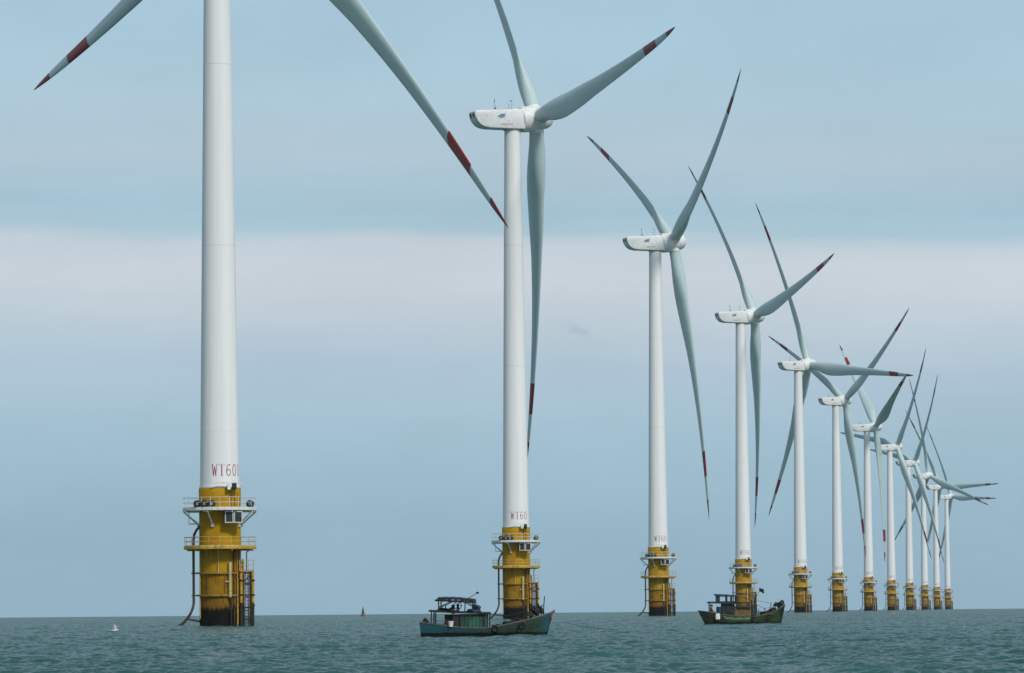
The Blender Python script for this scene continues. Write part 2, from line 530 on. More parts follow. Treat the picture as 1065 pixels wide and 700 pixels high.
GLYPH = {  # strokes in a unit box: (points, thickness)
    'W': [([(0.05, 1), (0.28, 0)], .15), ([(0.28, 0), (0.5, 0.8)], .08), ([(0.5, 0.8), (0.72, 0)], .15), ([(0.72, 0), (0.95, 1)], .08), ([(-.05, 1), (0.22, 1)], .05), ([(.78, 1), (1.05, 1)], .05)],
    'T': [([(0.5, 0), (0.5, 1)], .17), ([(0.0, .945), (1.0, .945)], .20), ([(0.25, 0.02), (0.75, 0.02)], .05)],
    '6': [([(.86, .86), (.7, .97), (.45, .97), (.2, .78), (.1, .5), (.1, .3), (.22, .08), (.5, .01), (.78, .1), (.9, .3), (.78, .5), (.5, .57), (.25, .5), (.12, .35)], .12)],
    '0': [([(.5, 0), (.2, .12), (.08, .5), (.2, .88), (.5, 1), (.8, .88), (.92, .5), (.8, .12), (.5, 0)], .13)],
    '1': [([(.5, 0), (.5, 1)], .17), ([(.2, .82), (.5, 1)], .07), ([(.2, .02), (.8, .02)], .05)],
}
def mesh_marking(text, start=-14.8, step=20.8):
    b = MB()
    H_, Wd = 1.2, 0.54
    z0 = 15.5
    for i, ch in enumerate(text):
        a0 = rad(start + i * step)
        for pts, th in GLYPH[ch]:
            for (x0, y0), (x1, y1) in zip(pts[:-1], pts[1:]):
                p = Vector(((x0 - .5) * Wd, y0 * H_)); q = Vector(((x1 - .5) * Wd, y1 * H_))
                d = q - p; L = d.length; d.normalize(); nn = Vector((-d.y, d.x)) * (th * Wd * 0.60)
                p = p - d * 0.012; q = q + d * 0.012
                quad = [p + nn, q + nn, q - nn, p - nn]
                vs = []
                for layer in (0.004, 0.009):
                    for w in quad:
                        zz = z0 + w.y; R = tower_r(zz) + layer
                        a = a0 + w.x / R
                        vs.append((R * math.sin(a), -R * math.cos(a), zz))
                b.add(vs, [[4, 5, 6, 7], [0, 1, 5, 4], [1, 2, 6, 5], [2, 3, 7, 6], [3, 0, 4, 7]], M['letter'])
    return b.mesh('marking', smooth=False)

def mesh_pile():
    b = MB()
    R = 2.15
    prof = [(R, -4.0)] + [(R, z) for z in np.arange(-3, 12.6, 0.5)] + [(R, 12.8), (R + .03, 12.82), (R + 0.03, 14.2), (R - .02, 14.28)]
    b.lathe([(float(r), float(z)) for r, z in prof], M['pile'], 64)
    return b.mesh('transition_piece')

def mesh_ring_band(z):
    b = MB()
    b.lathe([(2.16, z - .10), (2.42, z - .10), (2.42, z + .08), (2.16, z + .08)], M['band'], 64, closed=True)
    # arms from the ring out to the cable tube and the boat landing
    b.box((-2.62, -.2, z - .01), (.75, .16, .16), M['band'])
    b.box((2.75, -.55, z - .01), (1.2, .16, .16), M['band'])
    b.box((2.75, .55, z - .01), (1.2, .16, .16), M['band'])
    return b.mesh('ring_band')

def mesh_deck(R, z, th, m, off=0.0, n=40):
    b = MB()
    b.lathe([(2.19, z), (2.19, z + th), (R - .01, z + th), (R, z + th - .01), (R, z + .01), (R - .01, z)], m, n, closed=True)
    for a in range(0, 360, 45):
        p = on_pile(a + 20, 2.2, z - .1); q = on_pile(a + 20, R - .1, z - .1)
        b.tube([p, q], 0.07, m, 6)
    return b

def mesh_railing(R, z, h_, m, n=24, rails=(1.0, .55), r=0.028, gap=()):
    b = MB()
    for k in range(n):
        a = 360.0 * k / n
        if any(g0 < a < g1 for g0, g1 in gap): continue
        b.tube([on_pile(a, R, z), on_pile(a, R, z + h_)], r, m, 6)
    for f in rails:
        b.tube([on_pile(360 * k / 72, R, z + h_ * f) for k in range(73)], r, m, 6, caps=False)
    b.lathe([(R - .01, z), (R + .01, z), (R + .01, z + .14), (R - .01, z + .14)], m, 48, closed=True)
    return b.mesh('railing')

def mesh_bracket(deg):
    b = MB()
    b.tube([on_pile(deg, 3.75, 11.85), on_pile(deg, 2.2, 10.45)], 0.085, M['platform_white'], 8)
    b.box(on_pile(deg, 2.2, 10.45), (.3, .3, .4), M['platform_white'], Matrix.Rotation(rad(deg), 3, 'Z'))
    return b.mesh('bracket')

def mesh_drum():
    b = MB()
    b.lathe([(0.0, -.17), (.40, -.17), (.40, -.12), (.26, -.11), (.26, .11), (.40, .12), (.40, .17), (0, .17)], M['drum'], 24, axis='Y')
    b.lathe([(.12, -.19), (.12, -.172), (.0, -.172)], M['metal'], 16, axis='Y')
    b.box((0, 0, -.42), (.5, .3, .06), M['metal'])
    b.box((-.2, 0, -.33), (.06, .34, .2), M['metal']); b.box((.2, 0, -.33), (.06, .34, .2), M['metal'])
    return b.mesh('cable_drum')

def mesh_cabinet():
    b = MB()
    wx, wy, wz = 0.86, 0.9, 1.2
    b.box((0, 0, 0), (wx - .1, wy - .1, wz - .1), M['dark_vent'])
    for sx in (-1, 1):
        for sy in (-1, 1):
            b.box((sx * (wx / 2 - .04), sy * (wy / 2 - .04), 0), (.09, .09, wz), M['platform_white'])
    for sz in (-1, 1):
        for sy in (-1, 1):
            b.box((0, sy * (wy / 2 - .041), sz * (wz / 2 - .046)), (wx - .18, .086, .09), M['platform_white'])
        for sx in (-1, 1):
            b.box((sx * (wx / 2 - .041), 0, sz * (wz / 2 - .046)), (.086, wy - .18, .09), M['platform_white'])
    return b.mesh('equipment_cabinet')

def mesh_side_frame():
    b = MB(); m = M['platform_white']
    x0, x1, z0, z1, y = -3.2, -2.2, 10.55, 11.95, -.9
    for yy in (y, y + .8):
        b.tube([(x0, yy, z1), (x0, yy, z0), (x1 + .25, yy, z0)], .05, m, 6)
        b.tube([(x0 - .7, yy, z1), (x1, yy, z0 + .05)], .05, m, 6)
    b.box(((x0 + x1) / 2, y + .4, z0 + .05), (x1 - x0, .8, .06), m)
    return b.mesh('cable_frame')

def mesh_davit():
    b = MB()
    b.box((.85, -2.55, 14.75), (3.2, .10, .12), M['platform_white'])
    b.box((.95, -2.45, 14.40), (.34, .5, .72), M['white'], bevel=.03)
    b.box((1.48, -2.4, 14.36), (.5, .55, .72), M['drum'], bevel=.04)
    b.tube([(1.5, -2.45, 14.0), (1.5, -2.45, 12.2)], .045, M['drum'], 6)
    b.tube([(1.15, -2.3, 14.1), (1.15, -2.3, 12.2)], .03, M['tube'], 6)
    return b.mesh('davit_crane')

def mesh_cable_tube():
    b = MB()
    x, y = -2.75, -.2
    pts = [(-2.05, y, 10.3), (-2.4, y, 10.0), (-2.66, y, 9.5), (x, y, 8.9), (x, y, 6), (x, y, 4), (x, y, 2.4), (x - .1, y - .02, 1.9), (x - .3, y - .05, 1.4), (x - .65, y - .1, .85), (x - 1.1, y - .15, .35), (x - 1.5, y - .2, 0.0), (x - 1.75, y - .25, -.3)]
    r = [.135] * 10 + [.14, .2, .27]
    b.tube(pts[:10], r[:10], M['tube'], 12)
    b.tube(pts[8:], r[8:], M['weed'], 12)
    b.tube([(x - .75, y - .1, .8), (-2.0, y, .5)], .11, M['tube'], 8)
    return b.mesh('cable_tube')

def mesh_pipe():
    b = MB()
    p = on_pile(24, 2.48, 0)
    b.tube([(p.x, p.y, 3.0), (p.x, p.y, 6.6)], .165, M['pale_yellow'], 12)
    b.tube([(p.x + .1, p.y, -1), (p.x + .1, p.y, 3.0)], .09, M['weed'], 8)
    b.tube([(p.x - .45, p.y, 4.6), (p.x + .1, p.y + .05, 4.6)], .05, M['platform_white'], 6)
    q = on_pile(-5, 2.3, 0)
    b.tube([(q.x, q.y, 5.5), (q.x, q.y, 8.0)], .05, M['pale_yellow'], 8)
    q = on_pile(-62, 2.35, 0)
    b.tube([(q.x, q.y, .8), (q.x, q.y, 8.0)], .06, M['yellow'], 8)
    q = on_pile(48, 2.35, 0)
    b.tube([(q.x, q.y, -.5), (q.x, q.y, 8.0)], .06, M['yellow'], 8)
    for dg, r, z0, z1, mm in ((-34, .045, 3.2, 5.5, 'rusty'), (38, .10, -.5, 7.9, 'rusty'), (56, .085, -.5, 7.9, 'band'), (30, .05, 5.5, 8.0, 'band'), (12, .035, 3.2, 5.5, 'band')):
        q = on_pile(dg, 2.33, 0)
        b.tube([(q.x, q.y, z1), (q.x, q.y, max(z0, 2.1))], r, M[mm], 8)
        if z0 < 2: b.tube([(q.x, q.y, 2.1), (q.x, q.y, z0)], r * 1.15, M['weed'], 8)
    return b.mesh('service_pipe')

def mesh_landing_deck():
    b = MB()
    b.box((2.72, -.75, 5.7), (1.5, 1.9, .14), M['yellow'])
    b.box((2.05, -.9, 5.25), (.16, .16, .9), M['yellow'])
    b.tube([(3.4, -.8, 5.6), (2.1, -.6, 4.2)], .07, M['yellow'], 6)
    for x in (2.0, 2.45, 2.9, 3.42):
        b.tube([(x, -1.66, 5.77), (x, -1.66, 6.8)], .035, M['pale_yellow'], 6)
    for y in (-1.2, -.7, -.2, .16):
        b.tube([(3.42, y, 5.77), (3.42, y, 6.8)], .035, M['pale_yellow'], 6)
    for z in (6.8, 6.3):
        b.tube([(2.0, -1.66, z), (3.42, -1.66, z), (3.42, .16, z)], .035, M['pale_yellow'], 6)
    b.tube([(2.72, -1.1, 5.7), (2.72, -1.1, 7.6), (2.82, -1.1, 7.72), (2.95, -1.1, 7.65)], .055, M['tube'], 8)
    return b.mesh('landing_deck')

def mesh_fender(x, y):
    b = MB()
    b.tube([(x, y, 5.5), (x, y, 2.4)], .15, M['yellow'], 10)
    b.tube([(x, y, 2.4), (x, y, -2)], .155, M['weed'], 10)
    for z in (4.4, 3.2, 1.9, .7):
        b.tube([(x, y, z), (x * .6, y * .35, z)], .07, M['weed'] if z < 3 else M['yellow'], 6)
    for z in (4.6, 3.1, 2.0):
        b.lathe([(.16, z), (.21, z + .03), (.21, z + .17), (.16, z + .2)], M['weed'], 10)
        # move the collar to its post
        n = 40
        b.v[-n:] = [(v[0] + x, v[1] + y, v[2]) for v in b.v[-n:]]
    return b.mesh('fender_post')

def mesh_ladder():
    b = MB()
    x0, x1, y = 2.62, 3.02, -1.35
    for x in (x0, x1):
        b.tube([(x, y, 5.7), (x, y, -1)], .05, M['tube'], 6)
    for z in np.arange(-.6, 5.6, .32):
        b.tube([(x0, y, z), (x1, y, z)], .025, M['tube'], 5)
    b.tube([(1.95, -1.55, 4.3), (2.05, -1.6, 2.6), (2.45, -1.5, 1.2)], .09, M['tube'], 6)
    b.tube([(1.8, -1.55, 5.0), (1.8, -1.55, .2)], .08, M['yellow'], 6)
    for x, y, r, z1, mm in ((2.42, -1.62, .10, 5.6, 'rusty'), (2.86, -1.75, .07, 5.6, 'rusty'), (3.12, -1.55, .09, 5.6, 'weed'), (2.3, -1.3, .12, 6.9, 'yellow')):
        b.tube([(x, y, z1), (x, y, 2.2)], r, M[mm], 8); b.tube([(x, y, 2.2), (x, y, -1)], r * 1.1, M['weed'], 8)
    for z in (4.3, 3.0, 1.6):
        b.tube([(1.9, -1.58, z), (3.4, -1.58, z)], .06, M['rusty'], 6)
    return b.mesh('ladder')

def mesh_nacelle():
    """local X points at the rotor, origin at the tower top axis, z = 0 at hub height"""
    b = MB()
    OV = OVER
    back = OV - 10.7; front = OV - 2.45
    wf = 1.68
    L = front - back
    # side outline (distance from tail, height); tapering plan towards the tail
    prof = [(0.25, .92), (0.02, .70), (0.0, .38), (.16, -.25), (.45, -.80), (.95, -1.32), (1.6, -1.64), (2.5, -1.79), (L * .6, -1.84), (L, -1.86),
            (L, 1.28), (L - 1.9, 1.28), (L - 2.2, 1.16), (L * .4, 1.06)]
    def ring(y, inset):
        out = []
        cx = L * .5; cz = -.25
        for s, z in prof:
            k = 1.0 if s > L - .01 else 1.0 - inset / 4.0
            dz = -inset * (1 if z > cz else -1)
            out.append((back + s + (inset * .8 if s < 1 else 0), y, z + dz))
        return out
    taper = 1.0
    rings = [ring(-wf, .16), ring(-wf + .05, .05), ring(-wf + .16, 0), ring(wf - .16, 0), ring(wf - .05, .05), ring(wf, .16)]
    b.loft(rings, M['white'])
    b.v = [(x, y * (0.90 + 0.10 * min(1, (x - back) / 4.0)), z) for x, y, z in b.v]
    b.lathe([(1.55, front - .02), (1.55, front + .16)], M['dark_vent'], 40, axis='X')
    # yaw bearing skirt under the body
    b.lathe([(1.42, -1.84), (1.42, -2.02), (1.3, -2.05)], M['grey_panel'], 32)
    return b.mesh('nacelle', ang=28)

def mesh_tail_vent(y):
    b = MB()
    x = OVER - 10.7
    b.box((x + .075, y, .20), (.18, .62, .62), M['dark_vent'], Matrix.Rotation(rad(-10), 3, 'Y'), bevel=.03)
    for k in range(4):
        b.box((x - .015 + .012 * k, y, .38 - .13 * k), (.03, .56, .035), M['grey_panel'], Matrix.Rotation(rad(-10), 3, 'Y'))
    return b.mesh('tail_vent')

def mesh_logo():
    """three sweeping blue strokes over a short line of small grey characters"""
    b = MB()
    y = -1.692
    cx = OVER - 10.7 + 4.5
    def strip(pts, th, m):
        for k in range(len(pts) - 1):
            (xa, za), (xb, zb) = pts[k], pts[k + 1]
            ta, tb = th[k], th[k + 1]
            vs = [(cx + xa, y, za - ta), (cx + xb, y, zb - tb), (cx + xb, y, zb + tb), (cx + xa, y, za + ta)]
            vs += [(v[0], y + .012, v[2]) for v in vs]
            b.add(vs, [[0, 1, 2, 3], [4, 5, 1, 0], [5, 6, 2, 1], [6, 7, 3, 2], [7, 4, 0, 3]], m)
    for dx, dz, ln in ((-.05, .28, .62), (-.2, .08, .66), (-.02, -.12, .5)):
        strip([(dx - ln, dz - .14), (dx - ln * .3, dz), (dx + ln * .4, dz + .10), (dx + ln, dz + .13)], (.02, .085, .085, .02), M['logo'])
    return b.mesh('logo', smooth=False)

def mesh_lettering():
    b = MB(); y = -1.692; cx = OVER - 10.7 + 4.5
    b.box((cx + .4 + .24, y + .010, -1.27), (1.9, .006, .02), M['logo_grey'])
    x = -.6
    for k, w in enumerate((.16, .12, .17, .12, .14, .10, .16, .13, .15, .12)):
        b.box((cx + x + w / 2 + .4, y + .004, -1.16), (w, .014, .17 if k % 3 else .22), M['logo_grey'])
        x += w + .06
    return b.mesh('lettering', smooth=False)

def mesh_mast(kind):
    b = MB()
    m = M['metal']
    x = OVER - 10.7 + (3.5 if kind == 0 else 6.4)
    if kind == 0:
        b.tube([(x, -.7, 1.0), (x, -.7, 2.75)], .035, m, 6)
        b.tube([(x - .12, -.7, 1.35), (x + .12, -.7, 1.35)], .05, M['drum'], 6)
        b.box((x, -.7, 2.5), (.1, .1, .32), M['drum'])
    elif kind == 2:
        x = OVER - 10.7 + 4.05
        b.tube([(x, .3, 1.0), (x, .3, 2.0)], .03, m, 6)
        b.box((x, .3, 1.45), (.16, .16, .2), M['drum'])
    else:
        b.tube([(x - .25, 0, 1.1), (x - .25, 0, 2.2)], .025, m, 6)
        b.tube([(x + .25, 0, 1.1), (x + .25, 0, 2.6)], .03, m, 6)
        for z in (1.6, 2.0, 2.6):
            b.tube([(x - .35, 0, z), (x + .45, 0, z)], .03, m, 6)
        b.lathe([(.0, 2.6), (.1, 2.62), (.1, 2.74), (0, 2.78)], M['drum'], 8)
        b.v[-32:] = [(v[0] + x + .1, v[1], v[2]) for v in b.v[-32:]]
    return b.mesh('weather_mast')

OVER = 3.975
def mesh_collar():      # rotor frame: X = axis pointing upwind, origin at the blade axes' crossing
    b = MB()
    b.lathe([(1.5, -2.62), (1.86, -2.60), (1.98, -2.5), (2.03, -2.3), (2.05, -.55), (2.0, -.38), (1.82, -.32), (1.6, -.32)], M['white'], 64, axis='X')
    return b.mesh('generator_ring')
def mesh_spinner():
    b = MB()
    prof = [(1.74, -.30), (1.80, -.2), (1.82, .6), (1.76, 1.25)]
    for k in range(1, 11):
        a = k / 10 * PI / 2
        prof.append((1.76 * math.cos(a) if k < 10 else 0.001, 1.25 + 1.65 * math.sin(a)))
    b.lathe(prof, M['white'], 48, axis='X')
    # blade root sockets
    for q in range(3):
        a = q * 2 * PI / 3
        d = Vector((0, math.sin(a), math.cos(a)))
        b.tube([d * 1.2 , d * 1.95], 1.26, M['white'], 32)
    return b.mesh('spinner')

def mesh_blade():
    """z along the blade, x upwind, +y the leading edge"""
    b = MB()
    L = BLADE_L
    st = [(.022, 2.3, 1.0), (.05, 2.32, .97), (.075, 2.55, .80), (.105, 3.05, .60), (.14, 3.65, .44), (.18, 4.05, .345), (.215, 4.12, .30), (.26, 3.95, .27), (.32, 3.62, .25),
          (.4, 2.95, .23), (.5, 2.45, .21), (.6, 2.05, .20), (.7, 1.72, .19), (.8, 1.42, .18), (.87, 1.18, .18), (.92, .93, .18), (.955, .66, .18), (.98, .40, .18), (.994, .19, .2), (1.0, .05, .3)]
    n = 36
    # refine stations
    S = np.array(st); xs = np.unique(np.concatenate([S[:, 0], np.linspace(.022, 1, 60)]))
    rings = []
    for s in xs:
        chord = float(np.interp(s, S[:, 0], S[:, 1])); tr = float(np.interp(s, S[:, 0], S[:, 2]))
        wc = float(np.clip((tr - .30) / .7, 0, 1)) ** .7          # 1 = round root
        beta = rad(np.interp(s, [0, .15, .25, .4, .6, .8, 1], [17, 17, 14, 9.5, 5, 2.5, 1]) + 2.0)
        # bent: coned forward at the root, pushed back by the wind outboard
        off = 5.03 * s - 4.23 * s * s
        axis_pos = .5 * wc + .32 * (1 - wc)
        ring = []
        for k in range(n):
            t = 2 * PI * k / n
            xc = .5 * (1 + math.cos(t))                           # 1 = trailing, 0 = leading
            th = 5 * tr * (.2969 * math.sqrt(max(xc, 0)) - .126 * xc - .3516 * xc ** 2 + .2843 * xc ** 3 - .1015 * xc ** 4)
            th = th + .006 * xc
            ya = th * (1 if math.sin(t) >= 0 else -1)
            ya += .04 * 4 * xc * (1 - xc) * -1 * (1 - wc)          # camber towards the downwind side
            xr, yr = xc, .5 * math.sin(t)
            xx = xr; yy = yr * wc * 1.0 + ya * (1 - wc)
            c = (axis_pos - xx) * chord; tt = yy * chord
            py = c * math.cos(beta) - tt * math.sin(beta)
            px = c * math.sin(beta) + tt * math.cos(beta)
            ring.append((px + off, py, s * L))
        rings.append(ring)
    b.loft(rings, M['blade'])
    return b.mesh('blade', ang=60)

ME = {
    'tower': mesh_tower(), 'mark_first': mesh_marking('WT601'), 'mark': mesh_marking('WT60'),
    'pile': mesh_pile(), 'ring_hi': mesh_ring_band(5.5), 'ring_lo': mesh_ring_band(3.2),
    'deck_white': mesh_deck(3.85, 11.93, .20, M['platform_white']).mesh('work_platform'),
    'rail_white': mesh_railing(3.78, 12.13, 1.15, M['platform_white']),
    'deck_yellow': mesh_deck(3.75, 7.95, .26, M['yellow']).mesh('lower_platform'),
    'rail_yellow': mesh_railing(3.68, 8.21, 1.0, M['pale_yellow'], n=20),
    'drum': mesh_drum(), 'cabinet': mesh_cabinet(), 'frame': mesh_side_frame(), 'davit': mesh_davit(),
    'tube': mesh_cable_tube(), 'pipe': mesh_pipe(), 'landing': mesh_landing_deck(),
    'ladder': mesh_ladder(), 'nacelle': mesh_nacelle(), 'logo': mesh_logo(), 'lettering': mesh_lettering(),
    'collar': mesh_collar(), 'spinner': mesh_spinner(), 'blade': mesh_blade(),
}
FEND = [mesh_fender(2.15, -1.75), mesh_fender(3.35, -1.5), mesh_fender(3.3, .1)]
BRACK = {d: mesh_bracket(d) for d in (-88, -20, 62, 92, 150, 210)}
VENT = [mesh_tail_vent(-.62), mesh_tail_vent(.62)]
MAST = [mesh_mast(0), mesh_mast(1), mesh_mast(2)]

def link(name, me, parent, mat=None):
    o = bpy.data.objects.new(name, me)
    COL.objects.link(o); o.parent = parent
    if mat is not None: o.matrix_local = mat
    return o

TILT = 0.1002
def turbine(X, Y, yaw, phase, label, first=False, pitch=0.0):
    az_ = math.atan2(X, Y)
    root = empty('wind_turbine', (X, Y, -(X * X + Y * Y) / (2 * EARTH)), -az_)
    tag(root, label, 'wind turbine', 'wind turbines standing in a row in the sea')
    tw = link('tower', ME['tower'], root)
    link('marking', ME['mark_first'] if first else ME['mark'], tw)
    pile = link('transition_piece', ME['pile'], root)
    link('ring_band', ME['ring_hi'], pile); link('ring_band', ME['ring_lo'], pile)
    dk = link('work_platform', ME['deck_white'], root)
    link('railing', ME['rail_white'], dk)
    for me in BRACK.values(): link('bracket', me, dk)
    for x, y in ((-2.32, -2.75), (-1.58, -3.2), (-.85, -3.45), (3.1, -1.7)):
        link('cable_drum', ME['drum'], dk, Matrix.Translation((x, y, 12.58)) @ Matrix.Rotation(rad(random.uniform(-12, 12)), 4, 'Z'))
    for x in (.95, 1.88):
        link('equipment_cabinet', ME['cabinet'], dk, Matrix.Translation((x, -2.75, 11.22)))
    link('cable_frame', ME['frame'], dk)
    link('davit_crane', ME['davit'], root)
    lp = link('lower_platform', ME['deck_yellow'], root)
    link('railing', ME['rail_yellow'], lp)
    link('cable_tube', ME['tube'], root)
    link('service_pipe', ME['pipe'], root)
    ld = link('boat_landing', ME['landing'], root)
    for me in FEND: link('fender_post', me, ld)
    link('ladder', ME['ladder'], ld)
    # nacelle turned into the wind
    nm = Matrix.Translation((0, 0, HUB_Z)) @ Matrix.Rotation(PI / 2 - yaw + az_, 4, 'Z')
    na = link('nacelle', ME['nacelle'], root, nm)
    link('logo', ME['logo'], na); link('lettering', ME['lettering'], na)
    for me in VENT: link('tail_vent', me, na)
    for me in MAST: link('weather_mast', me, na)
    rm = nm @ Matrix.Translation((OVER * math.cos(TILT), 0, OVER * math.sin(TILT) * .0)) @ Matrix.Rotation(-TILT, 4, 'Y')
    link('generator_ring', ME['collar'], root, rm)
    # blade azimuth: phase measured from straight up towards the camera's right (local -Y)
    spin = rm @ Matrix.Rotation(phase, 4, 'X')
    link('spinner', ME['spinner'], root, spin)
    for q in range(3):
        link('blade', ME['blade'], root, spin @ Matrix.Rotation(q * 2 * PI / 3, 4, 'X') @ Matrix.Rotation(pitch, 4, 'Z'))
    return root

T = [
    (-30.39, 494.69, 1.0140, 0.2311, 'nearest and largest white wind turbine, its hub cut off by the top edge'),
    (0.35, 745.23, 1.2195, 1.4417, 'white wind turbine on a yellow base standing behind the turquoise fishing boat'),
    (30.22, 1000.90, 1.2726, 1.0111, 'white wind turbine standing clear between the two fishing boats'),
    (60.30, 1258.06, 1.2518, 1.3582, 'white wind turbine whose yellow base stands behind the green fishing boat'),
    (90.65, 1513.97, 1.0758, 1.6754, 'white wind turbine just right of the green boat, one blade pointing level right'),
    (120.15, 1775.77, 1.0897, 1.0008, 'sixth wind turbine counted from the nearest, a blade pointing up and right'),
    (151.25, 2040.68, 1.3761, 1.2371, 'wind turbine with its blades turned edgewise, the right one dark teal'),
    (180.91, 2293.97, 1.1504, 0.6764, 'wind turbine just right of the dark-bladed one, eighth from the nearest'),
    (210.35, 2544.86, 1.2027, 0.6779, 'ninth wind turbine of the row, a steep blade up right above its hub'),
    (239.99, 2797.31, 1.0439, 1.8962, 'third farthest wind turbine, its right blade drooping below the level ones'),
    (270.26, 3060.48, 0.9937, 1.5601, 'second farthest wind turbine, right blade level just above the last hub'),
    (301.80, 3331.09, 1.1296, 1.6154, 'farthest and smallest wind turbine at the right end of the row'),
]
for i, (X, Y, yaw, ph, lab) in enumerate(T):
    turbine(X, Y, yaw, ph, lab, first=(i == 0), pitch=(rad(68) if i == 6 else rad(12) if i == 0 else 0.0))

# ------------------------------------------------------------------ fishing boats
def boat_paint(name, main, second, ends, boot=0.25, x_a=-0.4, x_b=2.9, stripe=None):
    mt, t, b = new_mat(name)
    co = obj_co(t)
    s = t.node('ShaderNodeSeparateXYZ'); t.put(s.inputs[0], co)
    n = t.noise(t.mapping(co, (1, 1, 2.5)), 1.6, 5, 0.65)
    f = t.noise(t.mapping(co, (0.6, 1, 6)), 4.0, 5, 0.7)
    x = t.math('ADD', s.outputs[0], t.math('MULTIPLY', t.math('SUBTRACT', n, 0.5), 1.6))
    c = t.mix(t.smooth(n, 0.35, 0.65), main, second)
    e = t.math('MAXIMUM', t.math('SUBTRACT', 1.0, t.smooth(x, x_a - 1.6, x_a + 1.4)), t.smooth(x, x_b - .1, x_b + .25))
    c = t.mix(e, c, ends)
    if stripe:
        z0, z1, xs, xe, cs = stripe
        zz = t.math('SUBTRACT', s.outputs[2], t.math('MULTIPLY', t.math('POWER', s.outputs[0], 2.0), 0.045))
        k = t.math('MULTIPLY', t.math('GREATER_THAN', zz, z0), t.math('LESS_THAN', zz, z1))
        k = t.math('MULTIPLY', k, t.math('MULTIPLY', t.math('GREATER_THAN', x, xs), t.math('LESS_THAN', x, xe)))
        c = t.mix(t.math('MULTIPLY', k, t.smooth(f, 0.62, 0.42)), c, cs)
    c = t.mix(t.math('MULTIPLY', t.smooth(f, 0.48, 0.68), 0.75), c, (0.022, 0.018, 0.012))
    zz = t.math('ADD', s.outputs[2], t.math('MULTIPLY', t.math('SUBTRACT', n, 0.5), 0.16))
    c = t.mix(t.math('SUBTRACT', 1.0, t.smooth(zz, boot - .03, boot + .03)), c, (0.008, 0.009, 0.009))
    t.put(b.inputs['Base Color'], c)
    b.inputs['Roughness'].default_value = 0.6
    b.inputs['Specular IOR Level'].default_value = 0.25
    return mt

M.update({
    'hull_turq': boat_paint('turquoise_hull_paint', (0.045, 0.068, 0.050), (0.032, 0.072, 0.064), (0.02, 0.098, 0.120)),
    'hull_green': boat_paint('green_hull_paint', (0.035, 0.055, 0.026), (0.06, 0.075, 0.028), (0.010, 0.022, 0.014), 0.22, -2.1, 3.3, (0.42, .62, -1.9, .9, (0.16, 0.36, 0.20))),
    'deckwood': simple('deck_planks', (0.07, 0.05, 0.03), 0.8, var=0.4, scale=3, streak=False),
    'rail_wood': simple('worn_rail', (0.10, 0.10, 0.075), 0.7, var=0.4, scale=4, dirt=(0.05, 0.04, 0.03)),
    'cabin_green': simple('green_cabin_boards', (0.02, 0.095, 0.068), 0.6, var=0.5, scale=2.5, dirt=(0.02, 0.04, 0.03)),
    'cabin_tan': simple('tan_cabin_boards', (0.17, 0.11, 0.03), 0.65, var=0.3, scale=2.5, dirt=(0.05, 0.035, 0.02)),
    'dark_roof': simple('dark_roof_board', (0.016, 0.019, 0.022), 0.7, var=0.5, scale=2),
    'tarp': simple('dark_tarpaulin', (0.014, 0.018, 0.024), 0.65, var=0.5, scale=3),
    'blue_tarp': simple('blue_tarpaulin', (0.018, 0.045, 0.075), 0.6, var=0.5, scale=4),
    'post': simple('dark_timber', (0.022, 0.022, 0.02), 0.75, var=0.4),
    'net': simple('fishing_net', (0.02, 0.018, 0.015), 0.9, var=0.7, scale=9),
    'red_cloth': simple('red_cloth', (0.26, 0.045, 0.05), 0.75, var=0.35, scale=8),
    'plastic_white': simple('white_plastic', (0.72, 0.72, 0.68), 0.4, var=0.08, scale=4),
    'blue_plastic': simple('blue_plastic', (0.02, 0.045, 0.13), 0.45, var=0.25),
    'flag': simple('dark_blue_flag', (0.008, 0.014, 0.04), 0.8, var=0.3, scale=10),
    'skin': simple('skin', (0.36, 0.20, 0.13), 0.55, var=0.1), 'hair': simple('black_hair', (0.012, 0.010, 0.009), 0.6, var=0.3, scale=30),
    'shirt': simple('dull_red_shirt', (0.20, 0.06, 0.06), 0.8, var=0.25, scale=12), 'trouser': simple('grey_trousers', (0.30, 0.30, 0.29), 0.8, var=0.2, scale=12),
    'buoy_red': simple('faded_red_buoy', (0.13, 0.085, 0.06), 0.6, var=0.3),
    'feather': simple('white_feathers', (0.80, 0.80, 0.79), 0.7, var=0.06, scale=8), 'wing_grey': simple('grey_feathers', (0.45, 0.47, 0.49), 0.7, var=0.1, scale=8),
    'beak': simple('yellow_beak', (0.5, 0.3, 0.05), 0.5, var=0.1),
    'rope': simple('dark_rope', (0.035, 0.05, 0.05), 0.85, var=0.4, scale=6),
})

